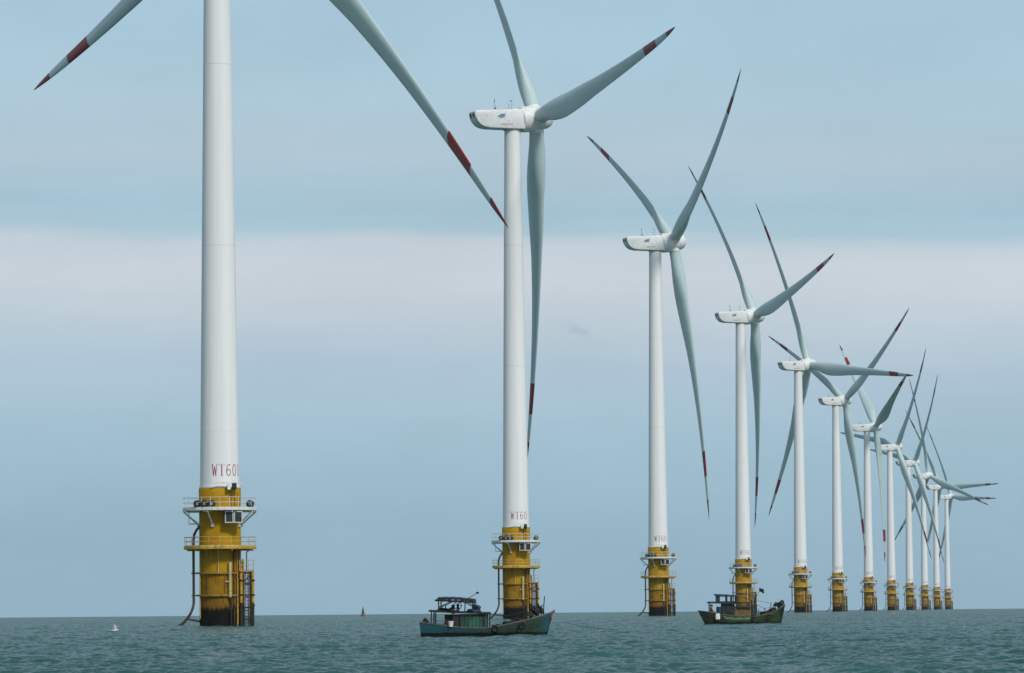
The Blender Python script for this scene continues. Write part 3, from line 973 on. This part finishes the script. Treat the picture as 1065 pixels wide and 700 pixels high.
def hull_mesh(sheer, stem_wl, stern_wl, beam, mat_, name, transom=0.62):
    """sheer: (x, z) along the rail from stern to bow"""
    b = MB()
    xs = np.array([p[0] for p in sheer]); zs = np.array([p[1] for p in sheer])
    x0, x1 = xs[0], xs[-1]
    U = np.linspace(0, 1, 34)
    rings = []
    for u in U:
        xt = x0 + (x1 - x0) * u                        # at the rail
        zsheer = float(np.interp(xt, xs, zs))
        xb = stern_wl + (stem_wl - stern_wl) * u       # at the waterline
        w = beam / 2 * (transom + (1 - transom) * math.sin(min(1, u / .5) * PI / 2)) if u < .5 else beam / 2 * (max(0, 1 - ((u - .5) / .5) ** 2.6)) ** .85
        w = max(w, .035)
        ww = w * (.86 if u < .6 else .86 - .45 * (u - .6) / .4)
        kz = -.35
        prof = [(0, kz, 0), (.55 * ww, -.26, 0), (.95 * ww, -.08, .0), (ww * 1.0, .06, .0), ((ww + w) / 2, zsheer * .5, .5), (w * .98, zsheer * .8, .8), (w, zsheer, 1)]
        dk = max(zsheer - .28, .22)
        inner = [(max(w - .06, .012), zsheer, 1), (max(w - .08, .008), dk, .75), (0, dk + .02, .75)]
        half = [(xb + (xt - xb) * k, y, z) for (y, z, k) in prof + inner]
        other = [(x, -y, z) for (x, y, z) in half[1:-1]][::-1]
        rings.append(half + other)
    b.loft(rings, mat_)
    return b.mesh(name, ang=40), (xs, zs, x0, x1)

def rail_mesh(sheer, beam, transom, mat_):
    b = MB()
    xs = np.array([p[0] for p in sheer]); zs = np.array([p[1] for p in sheer]); x0, x1 = xs[0], xs[-1]
    for sgn in (-1, 1):
        pts = []
        for u in np.linspace(0, 1, 30):
            w = beam / 2 * (transom + (1 - transom) * math.sin(min(1, u / .5) * PI / 2)) if u < .5 else beam / 2 * (max(0, 1 - ((u - .5) / .5) ** 2.6)) ** .85
            xt = x0 + (x1 - x0) * u
            pts.append((xt, sgn * max(w - .02, .02), float(np.interp(xt, xs, zs)) + .02))
        b.tube(pts, .045, mat_, 6)
    return b.mesh('gunwale')

def lump(b, c, s, m, seed, sub=3, rough=.28):
    """an irregular heap"""
    bm = bmesh.new(); bmesh.ops.create_icosphere(bm, subdivisions=sub, radius=1)
    r = random.Random(seed)
    ph = [(r.uniform(1, 6), r.uniform(1, 6), r.uniform(1, 6), r.uniform(0, 6)) for _ in range(7)]
    for v in bm.verts:
        k = 1 + rough * sum(math.sin(a * v.co.x + q * v.co.y + w * v.co.z + p) for a, q, w, p in ph) / 3.0
        v.co = Vector((v.co.x * k * s[0], v.co.y * k * s[1], max(v.co.z * k, -.5) * s[2])) + Vector(c)
    bm.verts.index_update()
    b.add([v.co[:] for v in bm.verts], [[v.index for v in f.verts] for f in bm.faces], m)
    bm.free()

def slab(b, x0, z0, x1, z1, half_w, th, m, sag=0.0, seed=0, n=10, y0=0.0):
    """roof panel running fore and aft, gently uneven"""
    r = random.Random(seed); rings = []
    for i in range(n + 1):
        u = i / n; x = x0 + (x1 - x0) * u; z = z0 + (z1 - z0) * u - sag * math.sin(PI * u) + r.uniform(-.012, .012)
        rings.append([(x, y0 - half_w, z), (x, y0, z + .05), (x, y0 + half_w, z), (x, y0 + half_w, z + th), (x, y0, z + th + .05), (x, y0 - half_w, z + th)])
    b.loft(rings, m)

def along(b, root_xyz, pts):
    return pts

# ---- the turquoise boat in front of the second turbine
wl1 = sea_point(506.5, 662.6)
B1 = empty('fishing_boat', wl1 + Vector((0, 0, 0)), -math.atan2(wl1.x, wl1.y) + rad(-5))
tag(B1, 'small weathered turquoise fishing boat with a green cabin and red bow tip', 'boat', 'wooden fishing boats on the sea')
SH1 = [(-3.56, .80), (-3.0, .72), (-2.27, .63), (-1.1, .47), (0, .45), (1.2, .66), (2.4, .92), (3.25, 1.17), (3.56, 1.32)]
B1.scale = (.98,) * 3
me, _ = hull_mesh(SH1, 3.14, -3.48, 2.1, M['hull_turq'], 'hull')
h1 = link('hull', me, B1)
link('gunwale', rail_mesh(SH1, 2.1, .62, M['rail_wood']), h1)
b = MB()
b.box((-.71, 0, .82), (1.38, 1.3, .84), M['cabin_green'])
for k in range(7):
    b.box((-1.32 + k * .2, -.655, .83), (.02, .02, .8), M['dark_roof'])
b.box((-.1, -.66, .82), (.10, .05, .84), M['post']); b.box((-1.36, -.66, .82), (.08, .05, .84), M['post'])
b.box((-.71, -.665, 1.16), (1.3, .04, .06), M['post'])
cab = b.build('cabin', B1)
b = MB()
b.box((-1.83, .1, .82), (.8, 1.1, .80), M['post'])  # dark solid boxes stand in for the shade inside the cabin opening
b.box((-1.62, -.5, .80), (.34, .3, .74), M['post'])
lump(b, (-1.95, -.42, .55), (.3, .25, .35), M['net'], 3)
b.build('dark_opening', B1)
b = MB()
slab(b, -3.06, 1.38, .16, 1.23, .80, .07, M['dark_roof'], 0.02, 4)
rf = b.build('roof', B1)
for x, y, z0, z1 in ((-2.93, -.72, .62, 1.40), (-2.93, .72, .62, 1.40), (-2.72, -.45, .62, 1.39), (.08, -.7, .45, 1.26), (.08, .7, .45, 1.26)):
    b = MB(); b.tube([(x, y, z0), (x + .03, y, z1)], .035, M['post'], 8); b.build('post', B1)
b = MB()
slab(b, -2.58, 2.02, -.63, 1.90, .74, .10, M['tarp'], -.05, 9, 14)
for x in np.linspace(-2.5, -.7, 7):
    lump(b, (x, -.70, 2.02 - (x + 2.5) * .06 - .05), (.2, .06, .09), M['tarp'], int(x * 100) + 500, 2)
cn = b.build('canopy', B1)
for x, y in ((-2.52, -.68), (-2.52, .68), (-.70, -.68), (-.70, .68)):
    b = MB(); b.tube([(x, y, 1.32), (x, y, 2.02)], .035, M['post'], 8)
    b.tube([(x, y, 1.62), (x + (.75 if x < -1.5 else -.55), y, 1.95)], .025, M['post'], 6)
    b.build('canopy_post', B1)
b = MB()
b.tube([(-1.53 + .2 * math.cos(a), -.35, 1.70 + .2 * math.sin(a)) for a in np.linspace(0, 2 * PI, 25)], .022, M['post'], 6, caps=False)
for k in range(6):
    a = k * PI / 3
    b.tube([(-1.53, -.35, 1.70), (-1.53 + .25 * math.cos(a), -.35, 1.70 + .25 * math.sin(a))], .014, M['post'], 5)
b.box((-1.53, -.2, 1.55), (.1, .3, .5), M['post'])
b.build('steering_wheel', B1)
b = MB(); b.box((-1.82, .1, 1.50), (.12, .5, .5), M['post']); b.box((-1.68, .1, 1.40), (.36, .5, .1), M['post']); b.build('helm_seat', B1)
b = MB(); b.tube([(-1.15, 0, 2.0), (-.48, 0, 2.36)], .018, M['post'], 6)
fl = b.build('flag_pole', B1)
b = MB(); lump(b, (-.50, 0, 2.35), (.085, .03, .07), M['flag'], 21, 2); b.build('flag', fl)
b = MB(); b.tube([(3.02, .1, .95), (3.06, .1, 1.7), (3.10, .1, 2.15)], .03, M['post'], 6); b.build('bow_pole', B1)
b = MB()
for y in (-.3, .3):
    b.box((2.35, y, 1.02), (.14, .12, .7), M['post'])
b.tube([(2.35, -.42, 1.22), (2.35, .42, 1.22)], .15, M['post'], 12)
b.tube([(2.15, -.36, 1.0), (2.45, -.36, 1.42)], .03, M['post'], 6)
b.build('windlass', B1)
b = MB()     # red rag wrapped round the stem head
R_ = []
for i in range(7):
    u = i / 6; x = 3.28 + .36 * u
    z = 1.17 + .22 * u; d = .17 * (1 - .3 * u) + .04 * math.sin(i * 2.1)
    R_.append([(x, -.10 - .04 * math.sin(i), z - d), (x, -.06, z + .05), (x, .06, z + .05), (x, .10, z - d * .9), (x, .05, z - .02), (x, -.05, z - .02)])
b.loft(R_, M['red_cloth'])
b.tube([(3.45, -.11, 1.1), (3.47, -.12, .9), (3.43, -.12, .78)], [.04, .03, .01], M['red_cloth'], 6)
b.build('bow_rag', B1)
b = MB(); b.tube([(3.02, 0, .6), (3.2, 0, .9), (3.36, 0, 1.2)], .05, M['rail_wood'], 6); b.build('stem_post', h1)
b = MB(); b.box((-3.30, 0, .8), (.26, .9, .26), M['post'], bevel=.04); lump(b, (-3.32, -.2, .88), (.14, .2, .13), M['net'], 8, 2); b.build('stern_locker', B1)

bpy.context.view_layer.update()
def place_on(B, o, x, y, z):
    rz = B.rotation_euler.z
    o.location = Vector(B.location) + Matrix.Rotation(rz, 3, 'Z') @ (Vector((x, y, z)) * B.scale.x); o.rotation_euler = (0, 0, rz); o.scale = B.scale

b = MB()
b.lathe([(0.001, 0), (.105, 0), (.15, .27), (.162, .27), (.162, .30), (.14, .30), (.098, .02), (0.001, .02)], M['plastic_white'], 24)
bk = b.build('bucket'); place_on(B1, bk, -1.85, -.95, .57)
b = MB(); b.tube([(.15 * math.cos(a), -.02 - .05 * math.sin(a), .28 - .12 * math.sin(a)) for a in np.linspace(0, PI, 12)], .006, M['metal'], 5); b.build('handle', bk)
tag(bk, 'white plastic bucket standing on the rail of the turquoise boat', 'bucket')
b = MB(); lump(b, (0, 0, 0), (.34, .42, .24), M['blue_tarp'], 31, 3, .35)
o = b.build('tarpaulin_bundle'); place_on(B1, o, -.62, -.15, 1.44); tag(o, 'crumpled blue tarpaulin bundle on the cabin roof of the turquoise boat', 'tarpaulin')
b = MB()
for i, (x, z, sx, sz) in enumerate(((.55, .42, .5, .20), (1.1, .55, .55, .22), (1.7, .74, .5, .26))):
    lump(b, (x, -.1 + .1 * (i % 2), z), (sx, .62 - .1 * i, sz), M['net'], 40 + i, 4, .3)
o = b.build('net_heap'); place_on(B1, o, 0, 0, 0); tag(o, 'long dark heap of fishing nets on the foredeck of the turquoise boat', 'fishing net', 'fishing nets piled on the boats')
b = MB()
lump(b, (0, 0, 0), (.22, .3, .3), M['tarp'], 51, 3, .3); lump(b, (.3, .05, .08), (.2, .22, .28), M['tarp'], 52, 3, .3)
b.tube([(.05, 0, .2), (.02, -.02, .52)], .02, M['post'], 5)
o = b.build('gear_bundle'); place_on(B1, o, 2.55, 0, 1.30); tag(o, 'dark bundle of fishing gear stacked on the bow of the turquoise boat', 'fishing gear', 'bundles of gear on the bows')

# ---- the green boat in front of the fourth turbine
wl2 = sea_point(772, 649.4)
B2 = empty('fishing_boat', wl2, -math.atan2(wl2.x, wl2.y) + rad(4))
tag(B2, 'small dark green fishing boat with raised wheelhouse and a light green side stripe', 'boat', 'wooden fishing boats on the sea')
SH2 = [(-3.97, 1.25), (-3.3, 1.17), (-2.6, 1.04), (-1.86, .88), (-.2, .70), (1.2, .71), (2.7, 1.0), (3.5, 1.46), (3.92, 1.76)]
B2.scale = (.95,) * 3
me, _ = hull_mesh(SH2, 3.46, -3.30, 2.3, M['hull_green'], 'hull', .66)
h2 = link('hull', me, B2)
link('gunwale', rail_mesh(SH2, 2.3, .66, M['rail_wood']), h2)
b = MB(); b.box((-1.3, .05, 1.32), (1.16, 1.35, 1.1), M['dark_roof']); b.box((-1.3, -.64, 1.4), (.4, .06, .6), M['post']); b.build('engine_house', B2)
b = MB(); b.box((0.0, .05, 1.04), (1.44, 1.3, .84), M['cabin_tan'])
for k in range(6): b.box((-.6 + k * .24, -.61, 1.04), (.022, .02, .8), M['dark_roof'])
b.build('cabin', B2)
b = MB(); slab(b, -.72, 1.49, .98, 1.47, .78, .12, M['dark_roof'], 0, 13, 6); b.build('cabin_roof', B2)
b = MB(); slab(b, -3.12, 1.93, -.38, 1.82, .85, .12, M['dark_roof'], 0, 14, 8); b.build('roof', B2)
b = MB()
for x, w in ((-2.2, .32), (-1.42, .12), (-.98, .10), (-.55, .14)):
    for y in (-.6, .6):
        b.box((x, y, 2.26), (w, .05, .68), M['post'])
b.box((-1.38, -.6, 2.01), (1.7, .05, .18), M['post']); b.box((-1.38, .6, 2.01), (1.7, .05, .18), M['post'])
b.box((-1.38, -.6, 2.55), (1.7, .05, .06), M['post']); b.box((-1.38, .6, 2.55), (1.7, .05, .06), M['post'])
b.box((-2.33, .0, 2.2), (.05, 1.2, .6), M['post'])
b.box((-2.18, -.632, 2.3), (.18, .02, .36), M['blue_tarp'])
b.build('wheelhouse', B2)
b = MB(); slab(b, -2.5, 2.62, -.34, 2.47, .72, .11, M['blue_tarp'], -.02, 15, 8); b.build('wheelhouse_roof', B2)
for x, y, z0, z1 in ((-2.95, -.78, 1.08, 1.95), (-2.95, .78, 1.08, 1.95)):
    b = MB(); b.tube([(x, y, z0), (x, y, z1)], .04, M['post'], 8); b.build('post', B2)
b = MB(); b.tube([(1.12, .1, .5), (1.14, .1, 2.42)], [.06, .045], M['post'], 8); b.tube([(1.13, .1, 1.9), (2.3, .1, 1.25)], .02, M['post'], 6); b.tube([(.86, -.3, .5), (.86, -.3, 2.2)], .04, M['post'], 8); b.build('mast', B2)
b = MB(); b.tube([(.95, 0, 1.55), (1.72, 0, 3.35)], [.022, .012], M['post'], 6); fp = b.build('flag_pole', B2)
b = MB()
R_ = []
for i in range(9):
    u = i / 8
    x = 1.30 + .42 * u; zt = 3.33 - .05 * math.sin(u * 3) - .10 * u
    y = .05 * math.sin(u * 7)
    R_.append([(x, y - .006, zt - .38 + .06 * math.sin(u * 5)), (x, y + .006, zt - .38 + .06 * math.sin(u * 5)), (x, y + .006, zt), (x, y - .006, zt)])
b.loft(R_, M['flag'])
b.v = [(x + .12 * (3.3 - z) + .25, y, z - .02) for x, y, z in b.v]
b.build('flag', fp)
b = MB(); b.box((3.35, 0, 1.5), (.3, .36, .5), M['post'], bevel=.04); b.tube([(3.42, -.3, 1.78), (3.42, .3, 1.78)], .13, M['post'], 12); b.tube([(3.1, -.1, 1.6), (3.05, -.1, 2.02)], .05, M['post'], 6); b.build('windlass', B2)
b = MB()
for i, (x, z, sx, sz) in enumerate(((1.65, .62, .5, .24), (2.2, .85, .5, .30), (2.75, 1.1, .42, .32))):
    lump(b, (x, -.05 + .1 * (i % 2), z), (sx, .62 - .12 * i, sz), M['net'], 60 + i, 4, .3)
o = b.build('net_heap'); place_on(B2, o, 0, 0, 0); tag(o, 'dark sloping heap of fishing nets on the foredeck of the green boat', 'fishing net', 'fishing nets piled on the boats')
b = MB(); lump(b, (0, 0, 0), (.26, .28, .34), M['tarp'], 71, 3, .3); lump(b, (-.45, .1, -.1), (.24, .22, .24), M['tarp'], 72, 3, .3)
o = b.build('gear_bundle'); place_on(B2, o, 3.55, -.02, 1.80); tag(o, 'dark bundle of fishing gear piled on the high bow of the green boat', 'fishing gear', 'bundles of gear on the bows')
b = MB()
b.box((0, 0, .28), (.40, .20, .52), M['plastic_white'], bevel=.06); b.tube([(.1, 0, .53), (.1, 0, .62)], .04, M['plastic_white'], 10)
b.tube([(-.15, 0, .52), (-.12, 0, .60), (.02, 0, .60), (.05, 0, .53)], .022, M['plastic_white'], 6)
o = b.build('jerrycan'); place_on(B2, o, -2.28, -1.16, .42); tag(o, 'white plastic jerrycan hung on the side of the green boat', 'jerrycan')
b = MB()
b.lathe([(0.001, 0), (.24, 0), (.26, .04), (.27, .2), (.255, .22), (.27, .24), (.275, .42), (.26, .44), (.27, .46), (.255, .62), (.24, .64), (.001, .64)], M['blue_plastic'], 24)
o = b.build('barrel'); place_on(B2, o, -2.1, -.35, .99); tag(o, 'dark blue plastic barrel under the roof of the green boat', 'barrel')

# person sitting at the stern of the green boat
def person_mesh():
    """seated figure, facing +x; z = 0 at the seat, one skin surface"""
    V = {}; E = []; R = {}
    def p(n, co, r): V[n] = co; R[n] = r
    p('pelvis', (0, 0, .09), .135); p('waist', (.02, 0, .24), .125); p('chest', (.05, 0, .42), .15); p('upper', (.06, 0, .52), .12)
    p('neck', (.07, 0, .60), .055); p('chin', (.10, 0, .66), .075); p('head', (.085, 0, .745), .098); p('crown', (.08, 0, .81), .07)
    E += [('pelvis', 'waist'), ('waist', 'chest'), ('chest', 'upper'), ('upper', 'neck'), ('neck', 'chin'), ('chin', 'head'), ('head', 'crown')]
    for s, k in ((-1, 'l'), (1, 'r')):
        p('sh' + k, (.06, .17 * s, .50), .068); p('el' + k, (.14, .24 * s, .26), .045); p('wr' + k, (.34, .17 * s, .17), .03); p('ha' + k, (.41, .16 * s, .15), .035)
        E += [('upper', 'sh' + k), ('sh' + k, 'el' + k), ('el' + k, 'wr' + k), ('wr' + k, 'ha' + k)]
        p('hi' + k, (.06, .10 * s, .08), .095); p('kn' + k, (.44, .13 * s, .12), .062); p('an' + k, (.46, .12 * s, -.27), .042); p('to' + k, (.60, .13 * s, -.32), .035)
        E += [('pelvis', 'hi' + k), ('hi' + k, 'kn' + k), ('kn' + k, 'an' + k), ('an' + k, 'to' + k)]
        for f in range(4):
            a = 'f%s%d' % (k, f)
            p(a + 'a', (.455, (.16 + .018 * (f - 1.5)) * s, .145), .010); p(a + 'b', (.495 + .006 * (f % 3), (.16 + .019 * (f - 1.5)) * s, .115), .009)
            E += [('ha' + k, a + 'a'), (a + 'a', a + 'b')]
        p('th' + k, (.43, .115 * s, .13), .011); E += [('ha' + k, 'th' + k)]
    names = list(V); idx = {n: i for i, n in enumerate(names)}
    me = bpy.data.meshes.new('person')
    me.from_pydata([V[n] for n in names], [(idx[a], idx[c]) for a, c in E], [])
    o = bpy.data.objects.new('person_skeleton', me); COL.objects.link(o)
    md = o.modifiers.new('skin', 'SKIN'); md.use_smooth_shade = True
    for i, n in enumerate(names):
        me.skin_vertices[0].data[i].radius = (R[n], R[n])
        me.skin_vertices[0].data[i].use_root = (n == 'pelvis')
    sb = o.modifiers.new('sub', 'SUBSURF'); sb.levels = 1; sb.render_levels = 1
    dg = bpy.context.evaluated_depsgraph_get()
    out = bpy.data.meshes.new_from_object(o.evaluated_get(dg))
    bpy.data.objects.remove(o)
    # nose, brow and ears pushed out of the head surface
    out.materials.clear()
    for k in ('skin', 'shirt', 'trouser'): out.materials.append(M[k])
    for v in out.vertices:
        d = v.co - Vector((.085, 0, .73))
        if v.co.x > .15 and abs(v.co.y) < .03 and -.03 < d.z < .03: v.co.x += .018
    for pl in out.polygons:
        c = pl.center
        if c.z > .585: k = 0
        elif c.x > .24 and abs(c.y) > .08 and c.z > .10 and abs(c.y) > .135 and c.z < .24 and c.x > .3: k = 0
        elif c.z < .16 and not (c.x > .35 and c.z > .135 and False): k = 2
        else: k = 1
        if c.x > .395 and .09 < c.z < .19 and (abs(c.y) > .10) and c.x > .40 and c.z > .125 and c.x > .42: k = 0
        pl.material_index = k
        pl.use_smooth = True
    return out
pm = person_mesh()
po = bpy.data.objects.new('person', pm); COL.objects.link(po)
place_on(B2, po, -2.86, -.55, .98)
tag(po, 'person in a dull red shirt sitting at the stern of the green boat', 'person')
b = MB()
for k in range(1):
    rings = []
    for i in range(9):
        a = i / 8 * PI * .62
        rr_ = .112 * math.sin(a) + .002; z = .735 + .112 * math.cos(a)
        rings.append([(.078 - (.012 if i > 3 else 0) + rr_ * math.cos(t) * (1 if math.cos(t) < .25 or i < 4 else .62), rr_ * math.sin(t), z) for t in np.linspace(0, 2 * PI, 20, endpoint=False)])
    b.loft(rings, M['hair'])
b.build('hair', po)
b = MB(); b.box((0, 0, -.05), (.4, .9, .1), M['deckwood']); b.box((0, 0, -.16), (.3, .7, .12), M['deckwood'])
o = b.build('stern_bench', B2, (-2.86, -.45, .98))

# ------------------------------------------------------------------ small things on the water
def drop(x, y): return -(x * x + y * y) / (2 * EARTH)
D_ = 1500.0; bx = (375.3 - 532.5) / F_PX * D_
BU = empty('navigation_buoy', (bx, D_, drop(bx, D_)), 0)
BU.scale = (.8,) * 3
tag(BU, 'tiny faded red navigation buoy on the horizon left of the turquoise boat', 'buoy')
b = MB(); b.lathe([(.001, -.5), (.8, -.45), (.85, 0), (.85, .55), (.7, .75), (.001, .78)], M['buoy_red'], 24); b.build('float', BU)
b = MB()
for k in range(4):
    a = k * PI / 2 + .4
    b.tube([(.62 * math.cos(a), .62 * math.sin(a), .7), (.25 * math.cos(a), .25 * math.sin(a), 2.7)], .09, M['buoy_red'], 6)
for z, r in ((1.2, .52), (1.9, .4), (2.7, .3)):
    b.lathe([(r - .06, z), (r + .06, z), (r + .06, z + .14), (r - .06, z + .14)], M['buoy_red'], 16, closed=True)
b.lathe([(.001, .78), (.42, .8), (.3, 2.4), (.001, 2.45)], M['buoy_red'], 16)
b.build('tower', BU)
b = MB(); b.lathe([(.001, 2.84), (.16, 2.84), (.16, 3.2), (.3, 3.25), (.001, 3.7)], M['buoy_red'], 16); b.build('lantern', BU)

def gull():
    p = sea_point(118.5, 657.5)
    g = empty('gull', p + Vector((0, 0, .10)), rad(-12)); g.scale = (1.1,) * 3
    tag(g, 'white gull with raised wings low over the water at far left', 'gull')
    b = MB()
    R_ = []
    for x, w, z in ((-.26, .008, .02), (-.2, .035, .01), (-.1, .075, .0), (.02, .09, 0), (.12, .075, .02), (.18, .05, .05), (.23, .05, .075), (.275, .042, .08), (.305, .018, .075)):
        R_.append([(x, w * math.cos(t), z + w * .95 * math.sin(t)) for t in np.linspace(0, 2 * PI, 12, endpoint=False)])
    b.loft(R_, M['feather'])
    R_ = []
    for x, w in ((-.2, .04), (-.3, .085), (-.36, .10)):
        R_.append([(x, -w, .012), (x, w, .012), (x, w, .022), (x, -w, .022)])
    b.loft(R_, M['feather'])
    b.build('body', g)
    b = MB(); b.tube([(.30, 0, .075), (.345, 0, .068), (.36, 0, .055)], [.013, .01, .003], M['beak'], 8); b.build('beak', g)
    for s in (-1, 1):
        b = MB(); R_ = []
        for u, x, y, z, c in ((0, .02, .06, .04, .17), (.25, .04, .14, .17, .18), (.5, .06, .2, .29, .15), (.75, -.02, .27, .38, .11), (1, -.12, .33, .45, .02)):
            R_.append([(x - c * .5, y * s, z - .004), (x, y * s, z + .012), (x + c * .5, y * s, z), (x, y * s, z - .008)])
        b.loft(R_, M['feather'] if s < 0 else M['wing_grey']); b.build('wing', g)
gull()

pts = []
for px, py in ((588, 648.5), (598, 650.5), (607, 653.2), (617, 655.0), (630, 655.8), (646, 657.2)):
    q = sea_point(px, py); pts.append(q + Vector((0, 0, .10)))
b = MB()
fine = []
for i in range(len(pts) - 1):
    for k in range(8):
        u = k / 8; fine.append(pts[i].lerp(pts[i + 1], u))
o0 = fine[0].copy()
b.tube([q - o0 for q in fine], .014, M['rope'], 6)
o = b.build('floating_rope', None, o0); tag(o, 'dark rope floating on the water right of the turquoise boat', 'rope')

# ------------------------------------------------------------------ more deck clutter on both boats
def clutter(B, posts, ropes, tyres):
    for (x, y, z0, z1, r) in posts:
        b = MB(); b.tube([(x, y, z0), (x + .03, y, z1)], r, M['post'], 7); b.build('post', B)
    for pts_ in ropes:
        a, c = Vector(pts_[0]), Vector(pts_[1]); sag = pts_[2]
        b = MB(); b.tube([a.lerp(c, u) - Vector((0, 0, sag * math.sin(PI * u))) for u in np.linspace(0, 1, 12)], .014, M['rope'], 5); b.build('rope', B)
    for (x, y, z) in tyres:
        b = MB()
        vs = []
        n1_, n2_ = 18, 8
        for i in range(n1_):
            for k in range(n2_):
                a = 2 * PI * i / n1_; q = 2 * PI * k / n2_
                rr_ = .15 + .06 * math.cos(q)
                vs.append((x + rr_ * math.cos(a), y + .05 * math.sin(q), z + rr_ * math.sin(a)))
        b.add(vs, [[i * n2_ + k, i * n2_ + (k + 1) % n2_, ((i + 1) % n1_) * n2_ + (k + 1) % n2_, ((i + 1) % n1_) * n2_ + k] for i in range(n1_) for k in range(n2_)], M['drum'])
        b.build('tyre_fender', B)
clutter(B1, [(2.0, -.5, .8, 1.45, .03), (2.75, -.35, 1.0, 1.55, .035), (1.5, .5, .65, 1.05, .03), (-2.2, -.3, 1.35, 1.75, .03), (-1.2, .2, 1.3, 2.0, .03), (2.9, .3, 1.0, 1.7, .025)],
        [((3.06, .1, 1.7), (2.35, 0, 1.4), .05), ((.1, -.6, 1.25), (2.0, -.5, 1.35), .18), ((-2.9, -.72, 1.0), (-2.1, -.6, .9), .08)], [(.55, -1.06, .45), (2.0, -.98, .62)])
clutter(B2, [(2.0, -.4, .8, 1.5, .03), (2.6, .3, 1.0, 1.9, .03), (3.0, -.3, 1.2, 1.95, .035), (-.2, -.5, 1.6, 2.0, .03), (.5, .3, 1.6, 1.95, .03), (1.5, .5, .7, 1.4, .03)],
        [((1.13, .1, 2.3), (3.4, 0, 1.9), .15), ((1.13, .1, 2.3), (-.4, 0, 2.5), .08), ((3.4, 0, 1.8), (2.0, -.4, 1.45), .08)], [(.9, -1.17, .55), (2.4, -1.02, .75)])
b = MB(); lump(b, (.75, .1, .66), (.45, .5, .22), M['net'], 91, 4, .3); lump(b, (1.1, -.4, .75), (.25, .2, .2), M['tarp'], 92, 3, .3)
o = b.build('deck_gear', B2)
b = MB(); lump(b, (-2.35, .1, 1.45), (.35, .4, .14), M['tarp'], 93, 3, .3); lump(b, (-1.9, -.35, 1.42), (.18, .2, .16), M['net'], 94, 3, .3); o = b.build('roof_gear', B1)

# ------------------------------------------------------------------ sea air
HAZE_DENSITY = 3.0e-5
hz = MB(); hz.box((0, 4000 - 0, 68.0), (20000, 20000, 150.0), None)
me = bpy.data.meshes.new('haze'); me.from_pydata(hz.v, [], hz.f)
hm = bpy.data.materials.new('haze_air'); hm.use_nodes = True
t = NT(hm.node_tree); t.n.clear()
ho = t.node('ShaderNodeOutputMaterial'); pv = t.node('ShaderNodeVolumePrincipled')
pv.inputs['Color'].default_value = (0.86, 0.92, 0.97, 1); pv.inputs['Density'].default_value = HAZE_DENSITY; pv.inputs['Anisotropy'].default_value = 0.2
t.l.new(pv.outputs[0], ho.inputs['Volume'])
hm.volume_intersection_method if hasattr(hm, 'volume_intersection_method') else None
me.materials.append(hm)
ob = bpy.data.objects.new('haze', me); COL.objects.link(ob); tag(ob, kind='stuff')
